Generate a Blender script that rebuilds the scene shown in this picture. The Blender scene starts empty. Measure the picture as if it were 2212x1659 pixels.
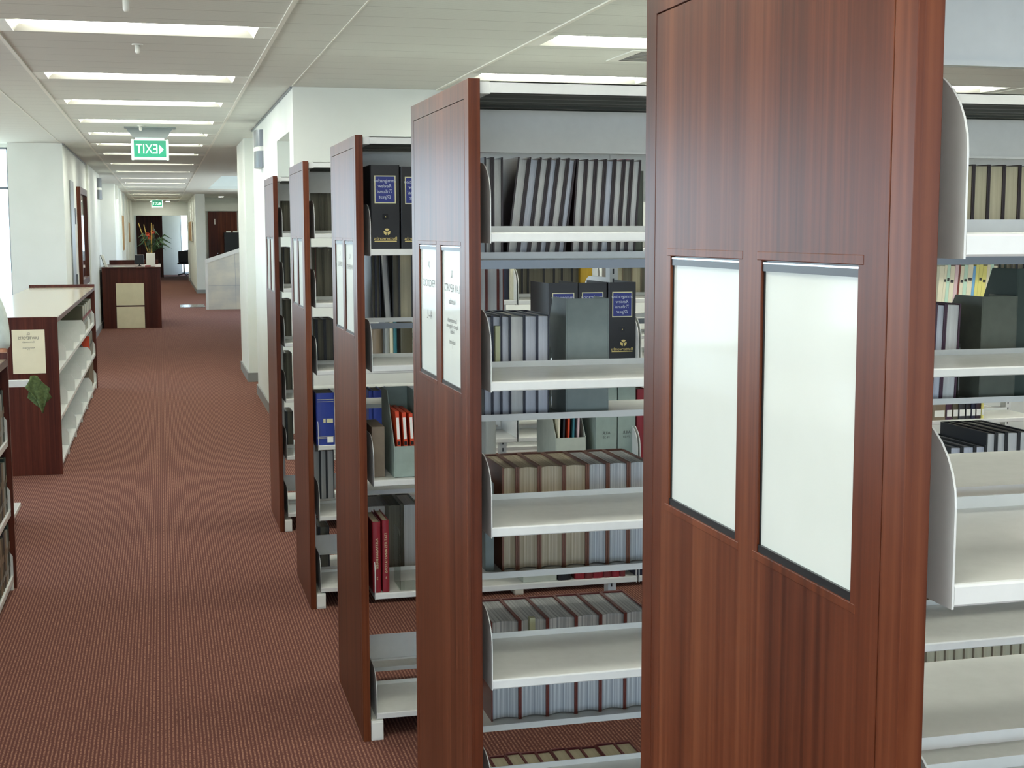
import bpy, bmesh, math, random
from mathutils import Vector, Matrix
C = bpy.context.scene.collection
S = bpy.context.scene
R = random.Random(7)

# ------------------------------------------------------------------ camera
CAMH, FPX, PIT, YAW, ROLL = 1.65, 2965.1, 0.1109, 0.2486, -0.0023
_d = Vector((math.sin(YAW)*math.cos(PIT), math.cos(YAW)*math.cos(PIT), -math.sin(PIT)))
_r = Vector((math.cos(YAW), -math.sin(YAW), 0)); _u = _r.cross(_d)
_r2 = _r*math.cos(ROLL)+_u*math.sin(ROLL); _u2 = -_r*math.sin(ROLL)+_u*math.cos(ROLL)
cd = bpy.data.cameras.new('camera'); cam = bpy.data.objects.new('camera', cd); C.objects.link(cam)
cd.sensor_fit = 'HORIZONTAL'; cd.sensor_width = 36; cd.lens = 36*FPX/2212
cd.clip_start = .05; cd.clip_end = 300
cam.matrix_world = Matrix(((_r2.x, _u2.x, -_d.x, 0), (_r2.y, _u2.y, -_d.y, 0), (_r2.z, _u2.z, -_d.z, CAMH), (0, 0, 0, 1)))
S.camera = cam
def gx(px, py, Y):                       # world x and z of a photo pixel on the vertical plane y = Y
    v = _d*FPX + _r2*(px-1106) - _u2*(py-829.5)
    t = Y/v.y
    return v.x*t, CAMH+v.z*t

# ------------------------------------------------------------------ light and exposure
S.view_settings.view_transform = 'Standard'; S.view_settings.look = 'None'
S.view_settings.gamma = 1; S.view_settings.use_curve_mapping = False
S.view_settings.exposure = 0.0
LAMP_E = 24.0
SKY_E = 5.5
W = bpy.data.worlds.new('daylight'); S.world = W; W.use_nodes = True
wn, wl = W.node_tree.nodes, W.node_tree.links
bg = wn['Background']; bg.inputs['Strength'].default_value = SKY_E
tc = wn.new('ShaderNodeTexCoord'); sx = wn.new('ShaderNodeSeparateXYZ'); cr = wn.new('ShaderNodeValToRGB')
wl.new(tc.outputs['Generated'], sx.inputs[0]); mp = wn.new('ShaderNodeMapRange')
mp.inputs['From Min'].default_value = -1; wl.new(sx.outputs['Z'], mp.inputs['Value']); wl.new(mp.outputs[0], cr.inputs['Fac'])
e = cr.color_ramp.elements; e[0].position = .44; e[0].color = (.92, 1.0, .98, 1); e[1].position = .52; e[1].color = (.66, .84, 1.06, 1)
k = e.new(1.0); k.color = (.42, .64, 1.0, 1)
wl.new(cr.outputs[0], bg.inputs['Color'])
def portal(loc, rot, sx_, sy_):          # sampling guide in a window opening, gives off no light itself
    l = bpy.data.lights.new('window_portal', 'AREA'); l.shape = 'RECTANGLE'; l.size = sx_; l.size_y = sy_; l.cycles.is_portal = True
    o = bpy.data.objects.new('window_portal', l); o.location = loc; o.rotation_euler = rot; C.objects.link(o)
portal((.75, -6.95, 1.45), (math.radians(90), 0, 0), 13.5, 2.3)
portal((2.97, 30, 1.55), (math.radians(90), 0, math.radians(90)), 10, 1.3)  # guide for the added opening in the hall side
portal((-3.02, 27.1, 1.6), (math.radians(90), 0, math.radians(-90)), 1.8, 1.2)
portal((1.22, 54.72, 1.3), (math.radians(90), 0, math.radians(90)), .55, 2.3)  # guide for the added vestibule side slot
portal((-6.45, 4.5, 1.5), (math.radians(90), 0, math.radians(-90)), 21, 2.0)

# ------------------------------------------------------------------ materials
def srgb(h):
    c = [int(h[i:i+2], 16)/255 for i in (0, 2, 4)]
    return tuple(x/12.92 if x < .04045 else ((x+.055)/1.055)**2.4 for x in c)+(1,)
MATS = {}
def base(name, col, rough=.5, metal=0, coat=0, spec=.5, emit=0):
    m = bpy.data.materials.new(name); m.use_nodes = True; n = m.node_tree.nodes['Principled BSDF']
    col = srgb(col) if isinstance(col, str) else tuple(col)+(1,)*(4-len(col))
    n.inputs['Base Color'].default_value = col; n.inputs['Roughness'].default_value = rough; n.inputs['Metallic'].default_value = metal
    n.inputs['Coat Weight'].default_value = coat; n.inputs['Coat Roughness'].default_value = .06; n.inputs['Specular IOR Level'].default_value = spec
    if emit: n.inputs['Emission Color'].default_value = col; n.inputs['Emission Strength'].default_value = emit
    MATS[name] = m; return m
def nt(m): return m.node_tree.nodes, m.node_tree.links, m.node_tree.nodes['Principled BSDF']
def noisecol(m, c1, c2, scale, sc3=(1, 1, 1), detail=4, bump=0, lo=.3, hi=.7, rand=0):
    n, l, p = nt(m)
    t = n.new('ShaderNodeTexCoord'); mpg = n.new('ShaderNodeMapping'); mpg.inputs['Scale'].default_value = sc3
    l.new(t.outputs['Object'], mpg.inputs['Vector'])
    if rand:
        oi = n.new('ShaderNodeObjectInfo'); cb = n.new('ShaderNodeVectorMath'); cb.operation = 'SCALE'; cb.inputs[0].default_value = (7, 13, 5)
        l.new(oi.outputs['Random'], cb.inputs['Scale']); l.new(cb.outputs[0], mpg.inputs['Location'])
    ns = n.new('ShaderNodeTexNoise'); ns.inputs['Scale'].default_value = scale; ns.inputs['Detail'].default_value = detail
    l.new(mpg.outputs[0], ns.inputs['Vector'])
    r = n.new('ShaderNodeValToRGB'); r.color_ramp.elements[0].position = lo; r.color_ramp.elements[1].position = hi
    r.color_ramp.elements[0].color = srgb(c1) if isinstance(c1, str) else tuple(c1)+(1,); r.color_ramp.elements[1].color = srgb(c2) if isinstance(c2, str) else tuple(c2)+(1,)
    l.new(ns.outputs['Fac'], r.inputs['Fac']); l.new(r.outputs[0], p.inputs['Base Color'])
    if bump:
        b = n.new('ShaderNodeBump'); b.inputs['Strength'].default_value = bump; b.inputs['Distance'].default_value = .002
        l.new(ns.outputs['Fac'], b.inputs['Height']); l.new(b.outputs[0], p.inputs['Normal'])
    return m
def wood(name, dark, mid, light, rough=.33):
    m = base(name, mid, rough, spec=.2); n, l, p = nt(m)
    t = n.new('ShaderNodeTexCoord'); oi = n.new('ShaderNodeObjectInfo')
    sc = n.new('ShaderNodeVectorMath'); sc.operation = 'SCALE'; sc.inputs[0].default_value = (3, 9, 4); l.new(oi.outputs['Random'], sc.inputs['Scale'])
    a = n.new('ShaderNodeVectorMath'); l.new(t.outputs['Object'], a.inputs[0]); l.new(sc.outputs[0], a.inputs[1])
    def noise(scale, s3, detail=3, dist=0):
        mg = n.new('ShaderNodeMapping'); mg.inputs['Scale'].default_value = s3; l.new(a.outputs[0], mg.inputs['Vector'])
        ns = n.new('ShaderNodeTexNoise'); ns.inputs['Scale'].default_value = scale; ns.inputs['Detail'].default_value = detail; ns.inputs['Distortion'].default_value = dist
        l.new(mg.outputs[0], ns.inputs['Vector']); return ns.outputs['Fac']
    wide = noise(13, (1, 1, .02), 2); fine = noise(105, (1, 1, .012), 5); fleck = noise(60, (1, 1, .35), 3, .6)
    def madd(x, f, y):
        q = n.new('ShaderNodeMath'); q.operation = 'MULTIPLY_ADD'; q.inputs[1].default_value = f
        l.new(x, q.inputs[0])
        if hasattr(y, 'node'): l.new(y, q.inputs[2])
        else: q.inputs[2].default_value = y
        return q.outputs[0]
    f = madd(wide, .5, madd(fine, .40, madd(fleck, .07, .025)))
    r = n.new('ShaderNodeValToRGB'); el = r.color_ramp.elements
    el[0].position = .38; el[0].color = srgb(dark); el[1].position = .66; el[1].color = srgb(light)
    k = el.new(.52); k.color = srgb(mid)
    l.new(f, r.inputs['Fac']); l.new(r.outputs[0], p.inputs['Base Color'])
    b = n.new('ShaderNodeBump'); b.inputs['Strength'].default_value = .05; b.inputs['Distance'].default_value = .001
    l.new(fine, b.inputs['Height']); l.new(b.outputs[0], p.inputs['Normal'])
    return m
M_wood = wood('red_timber_veneer', '3f1b0d', '5a2c18', '703e25', .3)
M_lipping = wood('timber_lipping', '45200f', '60301a', '743f26', .3)
M_woodd = wood('dark_timber_veneer', '371610', '4c2318', '5f2f20', .3)
M_metal = noisecol(base('off_white_powder_coat', 'd6d8d4', .27), 'd4d6d2', 'd9dbd7', 40)
M_wall = noisecol(base('cream_wall_paint', 'e4e9e3', .6), 'e2e7e0', 'e7ece6', 3)
M_white = base('white_plastic', 'e6e8e0', .4)
M_black = base('black_plastic', '0c0c0e', .3)
M_chrome = base('chrome', 'c8ccd0', .12, 1)
M_steel = base('brushed_steel', '9a9c9a', .3, 1)
M_under = base('dark_grey_underside', '555955', .6)  # darker grey on the canopy ribs and underside
M_greymetal = base('grey_metal', '70757a', .35, .6)
M_paper = noisecol(base('white_paper', 'dfe0d2', .5, coat=.35), 'c9cdc2', 'ced2c8', 6)
M_ivory = noisecol(base('ivory_sheet', 'ebe5c4', .5), 'e7e1c0', 'efe9c9', 8)
M_ink = base('grey_ink', '6e6e68', .6)
M_inkd = base('dark_ink', '30302e', .6)
M_lamp = base('lamp_diffuser', (1.0, 1.0, .88), .5, emit=LAMP_E)
M_down = base('downlight_lens', (1.0, .97, .85), .5, emit=130)
M_reflector = base('lamp_reflector', 'eef0e6', .35)
M_skirt = base('grey_skirting', '8a8d8c', .5)
M_trim = base('ceiling_trim', 'e8e8de', .5)
M_exit = base('exit_green', '0a8f6c', .35, emit=.3)
M_exitw = base('exit_white', 'dffff0', .4, emit=.9)
M_glassm = None
def glass(name, tint, gl=.08):
    m = bpy.data.materials.new(name); m.use_nodes = True; n, l = m.node_tree.nodes, m.node_tree.links
    n.remove(n['Principled BSDF']); o = n['Material Output']
    t = n.new('ShaderNodeBsdfTransparent'); t.inputs['Color'].default_value = tint+(1,)
    g = n.new('ShaderNodeBsdfGlossy'); g.inputs['Roughness'].default_value = .03
    x = n.new('ShaderNodeMixShader'); x.inputs[0].default_value = gl
    l.new(t.outputs[0], x.inputs[1]); l.new(g.outputs[0], x.inputs[2]); l.new(x.outputs[0], o.inputs[0]); return m
M_glass = glass('window_glass', (.95, .98, .97))
M_skyglass = glass('tinted_skylight', (.30, .36, .40))
M_acrylic = glass('clear_acrylic', (.88, .9, .88), .16)

def stripes(m, axis, period, duty, c1, c2, bumpd=0, noise=0, axis2=None, period2=0, duty2=0, c3=None):
    n, l, p = nt(m); t = n.new('ShaderNodeTexCoord'); s = n.new('ShaderNodeSeparateXYZ'); l.new(t.outputs['Object'], s.inputs[0])
    def frac(out, per):
        a = n.new('ShaderNodeMath'); a.operation = 'DIVIDE'; l.new(out, a.inputs[0]); a.inputs[1].default_value = per
        b = n.new('ShaderNodeMath'); b.operation = 'FRACT'; l.new(a.outputs[0], b.inputs[0]); return b.outputs[0]
    def less(out, d):
        a = n.new('ShaderNodeMath'); a.operation = 'LESS_THAN'; l.new(out, a.inputs[0]); a.inputs[1].default_value = d; return a.outputs[0]
    def mix(f, A, B):
        x = n.new('ShaderNodeMix'); x.data_type = 'RGBA'; l.new(f, x.inputs['Factor'])
        for q, v in ((6, A), (7, B)):
            if hasattr(v, 'node'): l.new(v, x.inputs[q])
            else: x.inputs[q].default_value = srgb(v)
        return x.outputs[2]
    f = less(frac(s.outputs[axis], period), duty)
    if noise:
        ns = n.new('ShaderNodeTexNoise'); ns.inputs['Scale'].default_value = noise; ns.inputs['Detail'].default_value = 2; l.new(t.outputs['Object'], ns.inputs['Vector'])
        q = n.new('ShaderNodeMapRange'); q.inputs['From Min'].default_value = .35; q.inputs['From Max'].default_value = .65; l.new(ns.outputs['Fac'], q.inputs['Value'])
        mu = n.new('ShaderNodeMath'); mu.operation = 'MULTIPLY'; l.new(f, mu.inputs[0]); l.new(q.outputs[0], mu.inputs[1]); f = mu.outputs[0]
    col = mix(f, c1, c2)
    if axis2 is not None: col = mix(less(frac(s.outputs[axis2], period2), duty2), col, c3)
    l.new(col, p.inputs['Base Color'])
    if bumpd:
        b = n.new('ShaderNodeBump'); b.inputs['Strength'].default_value = .4; b.inputs['Distance'].default_value = bumpd
        l.new(f, b.inputs['Height']); l.new(b.outputs[0], p.inputs['Normal'])
    return m
M_carpet = stripes(base('ribbed_maroon_carpet', '5a302c', .95, spec=.1), 'X', .0125, .45, '633f39', 'a47b68', .002, 130)
M_ceil = stripes(base('grooved_ceiling_tile', 'bdb9a8', .8), 'Y', .016, .22, 'dfe3dc', 'c2c6bf', 0, 0, 'Y', .3, .012, '8e8f89')
M_grille = stripes(base('floor_grille_steel', '8a8e90', .18, 1), 'X', .03, .35, 'a8acb0', '25282a')

# book colours: cover and page materials
def cov(name, c, rough=.45): 
    m = base(name, c, rough); return m
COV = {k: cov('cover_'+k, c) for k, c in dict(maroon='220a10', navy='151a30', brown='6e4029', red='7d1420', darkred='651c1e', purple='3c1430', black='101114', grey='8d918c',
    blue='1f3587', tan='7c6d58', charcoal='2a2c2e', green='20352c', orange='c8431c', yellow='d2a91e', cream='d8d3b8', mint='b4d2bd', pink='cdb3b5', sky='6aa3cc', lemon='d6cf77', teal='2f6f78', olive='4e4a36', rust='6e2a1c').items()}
def pages(name, c1, c2, freq):
    m = base(name, c1, .8, spec=.2); return noisecol(m, c1, c2, freq, (1, .015, .01), 2, .25, .35, .65)
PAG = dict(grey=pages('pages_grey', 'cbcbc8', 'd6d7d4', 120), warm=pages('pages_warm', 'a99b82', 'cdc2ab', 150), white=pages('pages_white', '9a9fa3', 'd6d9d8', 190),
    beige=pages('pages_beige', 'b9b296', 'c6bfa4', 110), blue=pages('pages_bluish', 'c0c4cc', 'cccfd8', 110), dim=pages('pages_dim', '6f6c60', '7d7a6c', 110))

# ------------------------------------------------------------------ mesh helpers
class MB:
    def __init__(s): s.v = []; s.f = []; s.m = []
    def add(s, v, f, m=0):
        o = len(s.v); s.v += [tuple(p) for p in v]; s.f += [tuple(i+o for i in q) for q in f]; s.m += [m]*len(f); return s
    def box(s, x0, x1, y0, y1, z0, z1, m=0):
        v = [(x, y, z) for x in (x0, x1) for y in (y0, y1) for z in (z0, z1)]
        return s.add(v, [(0, 1, 3, 2), (4, 6, 7, 5), (0, 4, 5, 1), (2, 3, 7, 6), (0, 2, 6, 4), (1, 5, 7, 3)], m)
    def prism(s, pts, ax, a, b, m=0):            # closed outline swept along an axis
        def P(p, t): return {'x': (t, p[0], p[1]), 'y': (p[0], t, p[1]), 'z': (p[0], p[1], t)}[ax]
        n = len(pts); v = [P(p, a) for p in pts]+[P(p, b) for p in pts]
        f = [tuple(range(n))[::-1], tuple(range(n, 2*n))]+[(i, (i+1) % n, n+(i+1) % n, n+i) for i in range(n)]
        return s.add(v, f, m)
    def tube(s, pts, r, seg=8, m=0):
        pts = [Vector(p) for p in pts]; rr = r if isinstance(r, (list, tuple)) else [r]*len(pts); v = []; f = []
        for i, p in enumerate(pts):
            t = (pts[min(i+1, len(pts)-1)]-pts[max(i-1, 0)]).normalized(); a = Vector((0, 0, 1)) if abs(t.z) < .9 else Vector((1, 0, 0))
            u = t.cross(a).normalized(); w = t.cross(u)
            v += [p+(u*math.cos(6.28318*k/seg)+w*math.sin(6.28318*k/seg))*rr[i] for k in range(seg)]
        for i in range(len(pts)-1):
            f += [(i*seg+k, i*seg+(k+1) % seg, (i+1)*seg+(k+1) % seg, (i+1)*seg+k) for k in range(seg)]
        f += [tuple(range(seg))[::-1], tuple(range((len(pts)-1)*seg, len(pts)*seg))]
        return s.add(v, f, m)
    def build(s, name, mats, parent=None, bevel=0, smooth=False, seg=2):
        me = bpy.data.meshes.new(name); me.from_pydata(s.v, [], s.f); me.update()
        for m in (mats if isinstance(mats, (list, tuple)) else [mats]): me.materials.append(m)
        me.polygons.foreach_set('material_index', s.m)
        bm = bmesh.new(); bm.from_mesh(me); bmesh.ops.recalc_face_normals(bm, faces=bm.faces); bm.to_mesh(me); bm.free()
        if smooth: me.polygons.foreach_set('use_smooth', [True]*len(me.polygons))
        o = bpy.data.objects.new(name, me); C.objects.link(o)
        if parent: o.parent = parent
        if bevel:
            b = o.modifiers.new('bevel', 'BEVEL'); b.width = bevel; b.segments = seg; b.limit_method = 'ANGLE'; b.angle_limit = .8
        return o
def empty(name, loc=(0, 0, 0), rot=(0, 0, 0)):
    o = bpy.data.objects.new(name, None); o.empty_display_size = .1; o.location = loc; o.rotation_euler = rot; C.objects.link(o); return o
def tag(o, label, cat, group=None, kind=None):
    o['label'] = label; o['category'] = cat
    if group: o['group'] = group
    if kind: o['kind'] = kind
    return o
def struct(name, mb, mats, label=None, **k):
    o = mb.build(name, mats, **k); o['kind'] = 'structure'
    if label: o['label'] = label
    return o
def dup(o, parent=None):
    c = o.copy(); C.objects.link(c)
    if parent: c.parent = parent
    for ch in list(o.children): dup(ch, c)
    return c
_txt = {}
def text_geo(s, size, shear=0):
    if (s, size, shear) in _txt: return _txt[(s, size, shear)]
    cu = bpy.data.curves.new('t', 'FONT'); cu.body = s; cu.size = size; cu.align_x = 'CENTER'; cu.align_y = 'CENTER'; cu.resolution_u = 2; cu.shear = shear
    o = bpy.data.objects.new('t', cu); C.objects.link(o); dg = bpy.context.evaluated_depsgraph_get(); dg.update()
    me = o.evaluated_get(dg).to_mesh(); v = [tuple(p.co) for p in me.vertices]; f = [tuple(p.vertices) for p in me.polygons]
    o.evaluated_get(dg).to_mesh_clear(); bpy.data.objects.remove(o); bpy.data.curves.remove(cu)
    _txt[(s, size, shear)] = (v, f); return v, f
def put_text(mb, s, size, fn, m, shear=0, xs=1):  # fn maps flat (x, z) to space; the writing in the photo runs mirrored, so x is reversed
    v, f = text_geo(s, size, shear); mb.add([fn(-p[0]*xs, p[1]) for p in v], f, m)

# ------------------------------------------------------------------ setting
ZC = 2.66
LY = [-5.2, -3.2, -1.2, .5, 2.3, 4.2+.6, 7.07, 9.32, 11.2, 13.1, 14.8, 16.6, 18.6, 21.3, 24.0, 27.0, 29.6, 32.2, 35.3, 38.2, 41.2, 44.2]
holes = []
lamps = []
for y in LY: lamps.append((-.69, .50, y, y+.40))
for x in (2.03, 4.72):
    for y in (-.4, 1.5, 3.3, 5.15, 7.0, 8.78): lamps.append((x, x+1.19, y, y+.40))
for x in (-6.9, -5.6):
    for y in (1.5, 5.15, 8.78, 12.4): lamps.append((x, x+1.19, y, y+.40))
holes = list(lamps)+[(1.10, 2.6, 25.8, 33.4), (-6.6, -1.7, 17.05, 25.6), (-6.6, -3.1, 25.6, 57.1), (3.1, 8.1, 17.05, 57.1), (1.3, 8.1, 42.2, 57.1), (-3.1, -1.4, 42.2, 57.1)]
def slab_with_holes(x0, x1, y0, y1, z0, z1, holes):
    xs = sorted({x0, x1, *[h[0] for h in holes], *[h[1] for h in holes]}); ys = sorted({y0, y1, *[h[2] for h in holes], *[h[3] for h in holes]})
    mb = MB()
    for j in range(len(ys)-1):
        run = None
        for i in range(len(xs)-1):
            cx, cy = (xs[i]+xs[i+1])/2, (ys[j]+ys[j+1])/2
            solid = not any(h[0] < cx < h[1] and h[2] < cy < h[3] for h in holes) and x0 <= cx <= x1 and y0 <= cy <= y1
            if solid and run is None: run = xs[i]
            if run is not None and (not solid or i == len(xs)-2):
                mb.box(run, xs[i+1] if solid else xs[i], ys[j], ys[j+1], z0, z1); run = None
    return mb
struct('floor', MB().box(-6.5, 8, -7, 17.05, -.1, 0).box(-1.7, 3.1, 17.05, 25.6, -.1, 0).box(-3.1, 3.1, 25.6, 42.2, -.1, 0).box(-1.4, 1.3, 42.2, 57, -.1, 0), M_carpet)
struct('ceiling', slab_with_holes(-6.5, 8, -7, 57, ZC, ZC+.06, holes), M_ceil)
tr = MB()
for x, a, b in ((-.775, -6.9, 47.9), (.60, -6.9, 47.9), (1.95, -6.9, 9.85), (3.30, -6.9, 9.85), (4.65, -6.9, 9.85), (6.0, -6.9, 9.85), (-2.12, -6.9, 16.6), (-3.47, -6.9, 16.6), (-4.82, -6.9, 16.6)):
    tr.box(x-.011, x+.011, a, b, ZC-.006, ZC+.0005)
struct('trim_1', tr, M_trim)
tr = MB()
for x, a, b in ((-1.085, -6.9, 16.6), (.915, -6.9, 9.8)): tr.box(x-.004, x+.004, a, b, ZC-.003, ZC+.0005)
struct('trim_2', tr, M_trim)
struct('trim_3', MB().box(.905, .918, 9.87, 14.2, ZC-.012, ZC).box(-1.07, -1.055, 16.7, 25.7, ZC-.012, ZC), M_greymetal)

# right hand wall block with its niche, column and open hall beyond
w = MB(); NX, N0, N1, NZ = .92, 10.15, 11.26, 2.37
w.box(NX, 8, 9.86, N0, 0, ZC).box(NX, 8, N1, 14.2, 0, ZC).box(NX, 8, N0, N1, NZ, ZC).box(NX+.35, 8, N0, N1, 0, NZ)
struct('wall_right', w, M_wall)
struct('wall_right_column', MB().box(.90, 1.7, 15.35, 16.8, 0, ZC), M_wall)
struct('wall_right_recess', MB().box(1.2, 1.7, 14.2, 15.35, 0, ZC), M_wall)
struct('wall_corner', MB().box(.905, 1.16, 38, 48, 0, ZC), M_wall)
struct('wall_outer', MB().box(8, 8.15, -7, 17.05, 0, ZC+.06), M_wall)
b = MB(); b.box(.905, NX, 9.86, N0, 0, .10).box(.905, NX, N1, 14.2, 0, .10).box(.885, .9, 15.35, 16.8, 0, .1).box(.885, 1.2, 15.335, 15.35, 0, .1).box(.89, .905, 38, 48, 0, .1).box(.89, 1.16, 37.985, 38, 0, .1)
struct('baseboard_right', b, M_skirt)
# hall behind the stair
struct('wall_hall', MB().box(1.16, 3.1, 42, 42.2, 0, ZC), M_wall)
struct('wall_hall_side', MB().box(2.95, 3.1, 16.8, 42, 0, .9).box(2.95, 3.1, 16.8, 42, 2.2, ZC).box(2.95, 3.1, 16.8, 25, .9, 2.2).box(2.95, 3.1, 35, 42, .9, 2.2), M_wall)  # unseen side opening, added so daylight brightens hall and corridor
struct('trim_4', MB().box(1.2, 2.75, 41.93, 42, 2.26, 2.5), M_wall)
d = MB().box(1.36, 2.2, 41.9, 41.995, 0, 2.25)
struct('wall_panelling', d, M_wood, 'red timber panelling of the hall behind the stair')
d2 = MB().box(1.75, 2.7, 41.84, 41.9, 0, 1.62)
o = empty('timber_door', (1.36, 41.9, 0)); tag(o, 'dark timber door behind the stone stair', 'door')
MB().box(.0, .28, -.045, 0, 0, 2.24).build('door_leaf', M_woodd, o); MB().box(.18, .205, -.055, -.045, 1.87, 2.03).build('door_sign', M_white, o); MB().box(.24, .262, -.1, -.045, 1.0, 1.03).build('handle', M_chrome, o)
o = tag(MB().box(1.80, 2.74, 41.45, 41.88, 0, 1.60).box(1.80, 2.74, 41.42, 41.88, 1.60, 1.63).build('dark_cabinet', M_black), 'black cabinet against the red timber panelling behind the stair', 'cabinet')
for i, x in enumerate((1.86, 2.06)):
    tag(MB().box(x, x+.14, 41.5, 41.6, 1.63, 1.68).build('paper_box', M_white), ('left' if i == 0 else 'right')+' of two small white boxes on the black cabinet', 'box', 'small white boxes on the black cabinet')
# skylight well
struct('skylight_well', MB().box(1.06, 1.1, 25.8, 33.4, ZC+.06, 4.2).box(2.6, 2.64, 25.8, 33.4, ZC+.06, 4.2).box(1.06, 2.64, 25.76, 25.8, ZC+.06, 4.2).box(1.06, 2.64, 33.4, 33.44, ZC+.06, 4.2), M_wall)
struct('window_3', MB().box(1.06, 2.64, 25.76, 33.44, 4.2, 4.22), M_skyglass)
# left hand walls
struct('wall_left', MB().box(-1.67, -1.07, 16.7, 21.75, 0, ZC), M_wall)
struct('wall_left_pier', MB().box(-1.67, -1.04, 21.75, 25.7, 0, ZC), M_wall)
struct('baseboard_left', MB().box(-1.07, -1.055, 16.7, 21.75, 0, .1).box(-1.04, -1.025, 21.75, 25.7, 0, .1), M_skirt)
struct('wall_alcove', MB().box(-3, -.93, 30.2, 30.4, 0, ZC).box(-3.1, -3, 25.7, 30.4, 0, 1.0).box(-3.1, -3, 25.7, 30.4, 2.2, ZC).box(-3.1, -3, 25.7, 26.2, 1.0, 2.2).box(-3.1, -3, 28, 30.4, 1.0, 2.2).box(-3, -1.67, 25.6, 25.7, 0, ZC), M_wall)
struct('wall_corridor', MB().box(-1.2, -.93, 30.4, 48, 0, ZC), M_wall)
p = MB()
for y in (33.6, 37.2, 40.6, 43.6): p.box(-.93, -.90, y, y+.35, 0, ZC)
struct('trim_5', p, M_wall)
# far wall with its doorway and the vestibule behind
struct('wall_far', MB().box(-1.2, -.87, 48, 48.15, 0, ZC).box(.87, 1.3, 48, 48.15, 0, ZC).box(-.87, .87, 48, 48.15, 2.2, ZC), M_wall)
struct('door_1', MB().box(-.87, .05, 52.0, 52.06, 0, 2.4).box(.02, .05, 51.9, 52.0, 0, 2.4), M_woodd, 'dark timber door leaf in the far vestibule')
struct('wall_vestibule', MB().box(-1.4, .735, 55, 55.2, 0, ZC).box(-1.4, -1.3, 48.15, 55, 0, ZC).box(.735, 1.2, 55, 55.2, 2.3, ZC).box(1.2, 1.3, 48.15, 55, 0, .15).box(1.2, 1.3, 48.15, 55, 2.45, ZC).box(1.2, 1.3, 48.15, 54.45, .15, 2.45).box(.735, 1.2, 55, 55.2, 0, .12), M_wall)  # unseen slot in the right side wall, added to daylight the vestibule
struct('window_1', MB().box(.735, 1.2, 55.08, 55.1, .12, 2.3).box(.735, .76, 55.04, 55.14, .12, 2.3, 1), [M_glass, M_greymetal])
# reading area to the left, back wall with windows behind the camera
bw = MB()
bw.box(-6.5, 8, -7.1, -7, 0, .3).box(-6.5, 8, -7.1, -7, 2.6, ZC+.06).box(-6.5, -6, -7.1, -7, .3, 2.6).box(7.5, 8, -7.1, -7, .3, 2.6)
for x in (-4.5, -3, -1.5, 0, 1.5, 3, 4.5, 6): bw.box(x-.04, x+.04, -7.1, -7, .3, 2.6)
struct('wall_back', bw, M_wall)
lw = MB(); lw.box(-6.6, -6.5, -7.1, 17, 0, .5).box(-6.6, -6.5, -7.1, 17, 2.5, ZC+.06).box(-6.6, -6.5, -7.1, -6, .5, 2.5).box(-6.6, -6.5, 15, 17, .5, 2.5)
for y in (-3, 0, 3, 6, 9, 12): lw.box(-6.6, -6.5, y-.04, y+.04, .5, 2.5)
struct('wall_side', lw, M_wall)
struct('wall_glazed', MB().box(-6.5, -1.67, 16.9, 17.05, 0, .12).box(-6.5, -1.67, 16.9, 17.05, 2.62, ZC+.06), M_wall)
wf = MB()
for z in (.12, 2.14, 2.6): wf.box(-6.5, -1.67, 16.92, 16.98, z, z+.03)
for x in (-1.70, -2.9, -4.1, -5.3): wf.box(x, x+.03, 16.92, 16.98, .12, 2.62)
wo = struct('window_2', wf, M_greymetal); gp = MB().box(-6.5, -1.67, 16.945, 16.95, .12, 2.62).build('pane', M_glass, wo)

# lamps in the ceiling
lp = None
def lamp_mesh():
    root = empty('ceiling_light', (-.69, 0, ZC)); W_, D_ = 1.19, .40
    f = MB(); t = .004                                   # trough: sloping reflector sides up to the tray
    ix0, ix1, iy0, iy1, h = .05, W_-.05, .09, D_-.09, .042
    o0 = [(0, 0, 0), (W_, 0, 0), (W_, D_, 0), (0, D_, 0)]; o1 = [(ix0, iy0, h), (ix1, iy0, h), (ix1, iy1, h), (ix0, iy1, h)]
    f.add(o0+o1, [(0, 1, 5, 4), (1, 2, 6, 5), (2, 3, 7, 6), (3, 0, 4, 7)])
    f.add([(x, y, h+.03) for x, y in ((0, 0), (W_, 0), (W_, D_, ), (0, D_))], [(0, 1, 2, 3)])
    f.add([(0, 0, 0), (W_, 0, 0), (W_, 0, h+.03), (0, 0, h+.03)], [(0, 1, 2, 3)]); f.add([(0, D_, 0), (W_, D_, 0), (W_, D_, h+.03), (0, D_, h+.03)], [(0, 1, 2, 3)])
    f.build('reflector', M_reflector, root)
    bow = [(iy0+(iy1-iy0)*k/8, h-.002-.030*math.sin(math.pi*k/8)) for k in range(9)]
    MB().prism([(iy0, h)]+bow+[(iy1, h)], 'x', ix0, ix1).build('diffuser', M_lamp, root)
    return root
cor_ord = ['nearest', 'second', 'third', 'fourth', 'fifth', 'sixth', 'seventh', 'eighth', 'ninth', 'tenth', 'eleventh', 'twelfth', 'thirteenth', 'fourteenth', 'fifteenth', 'sixteenth']
proto = lamp_mesh(); used = False
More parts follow.
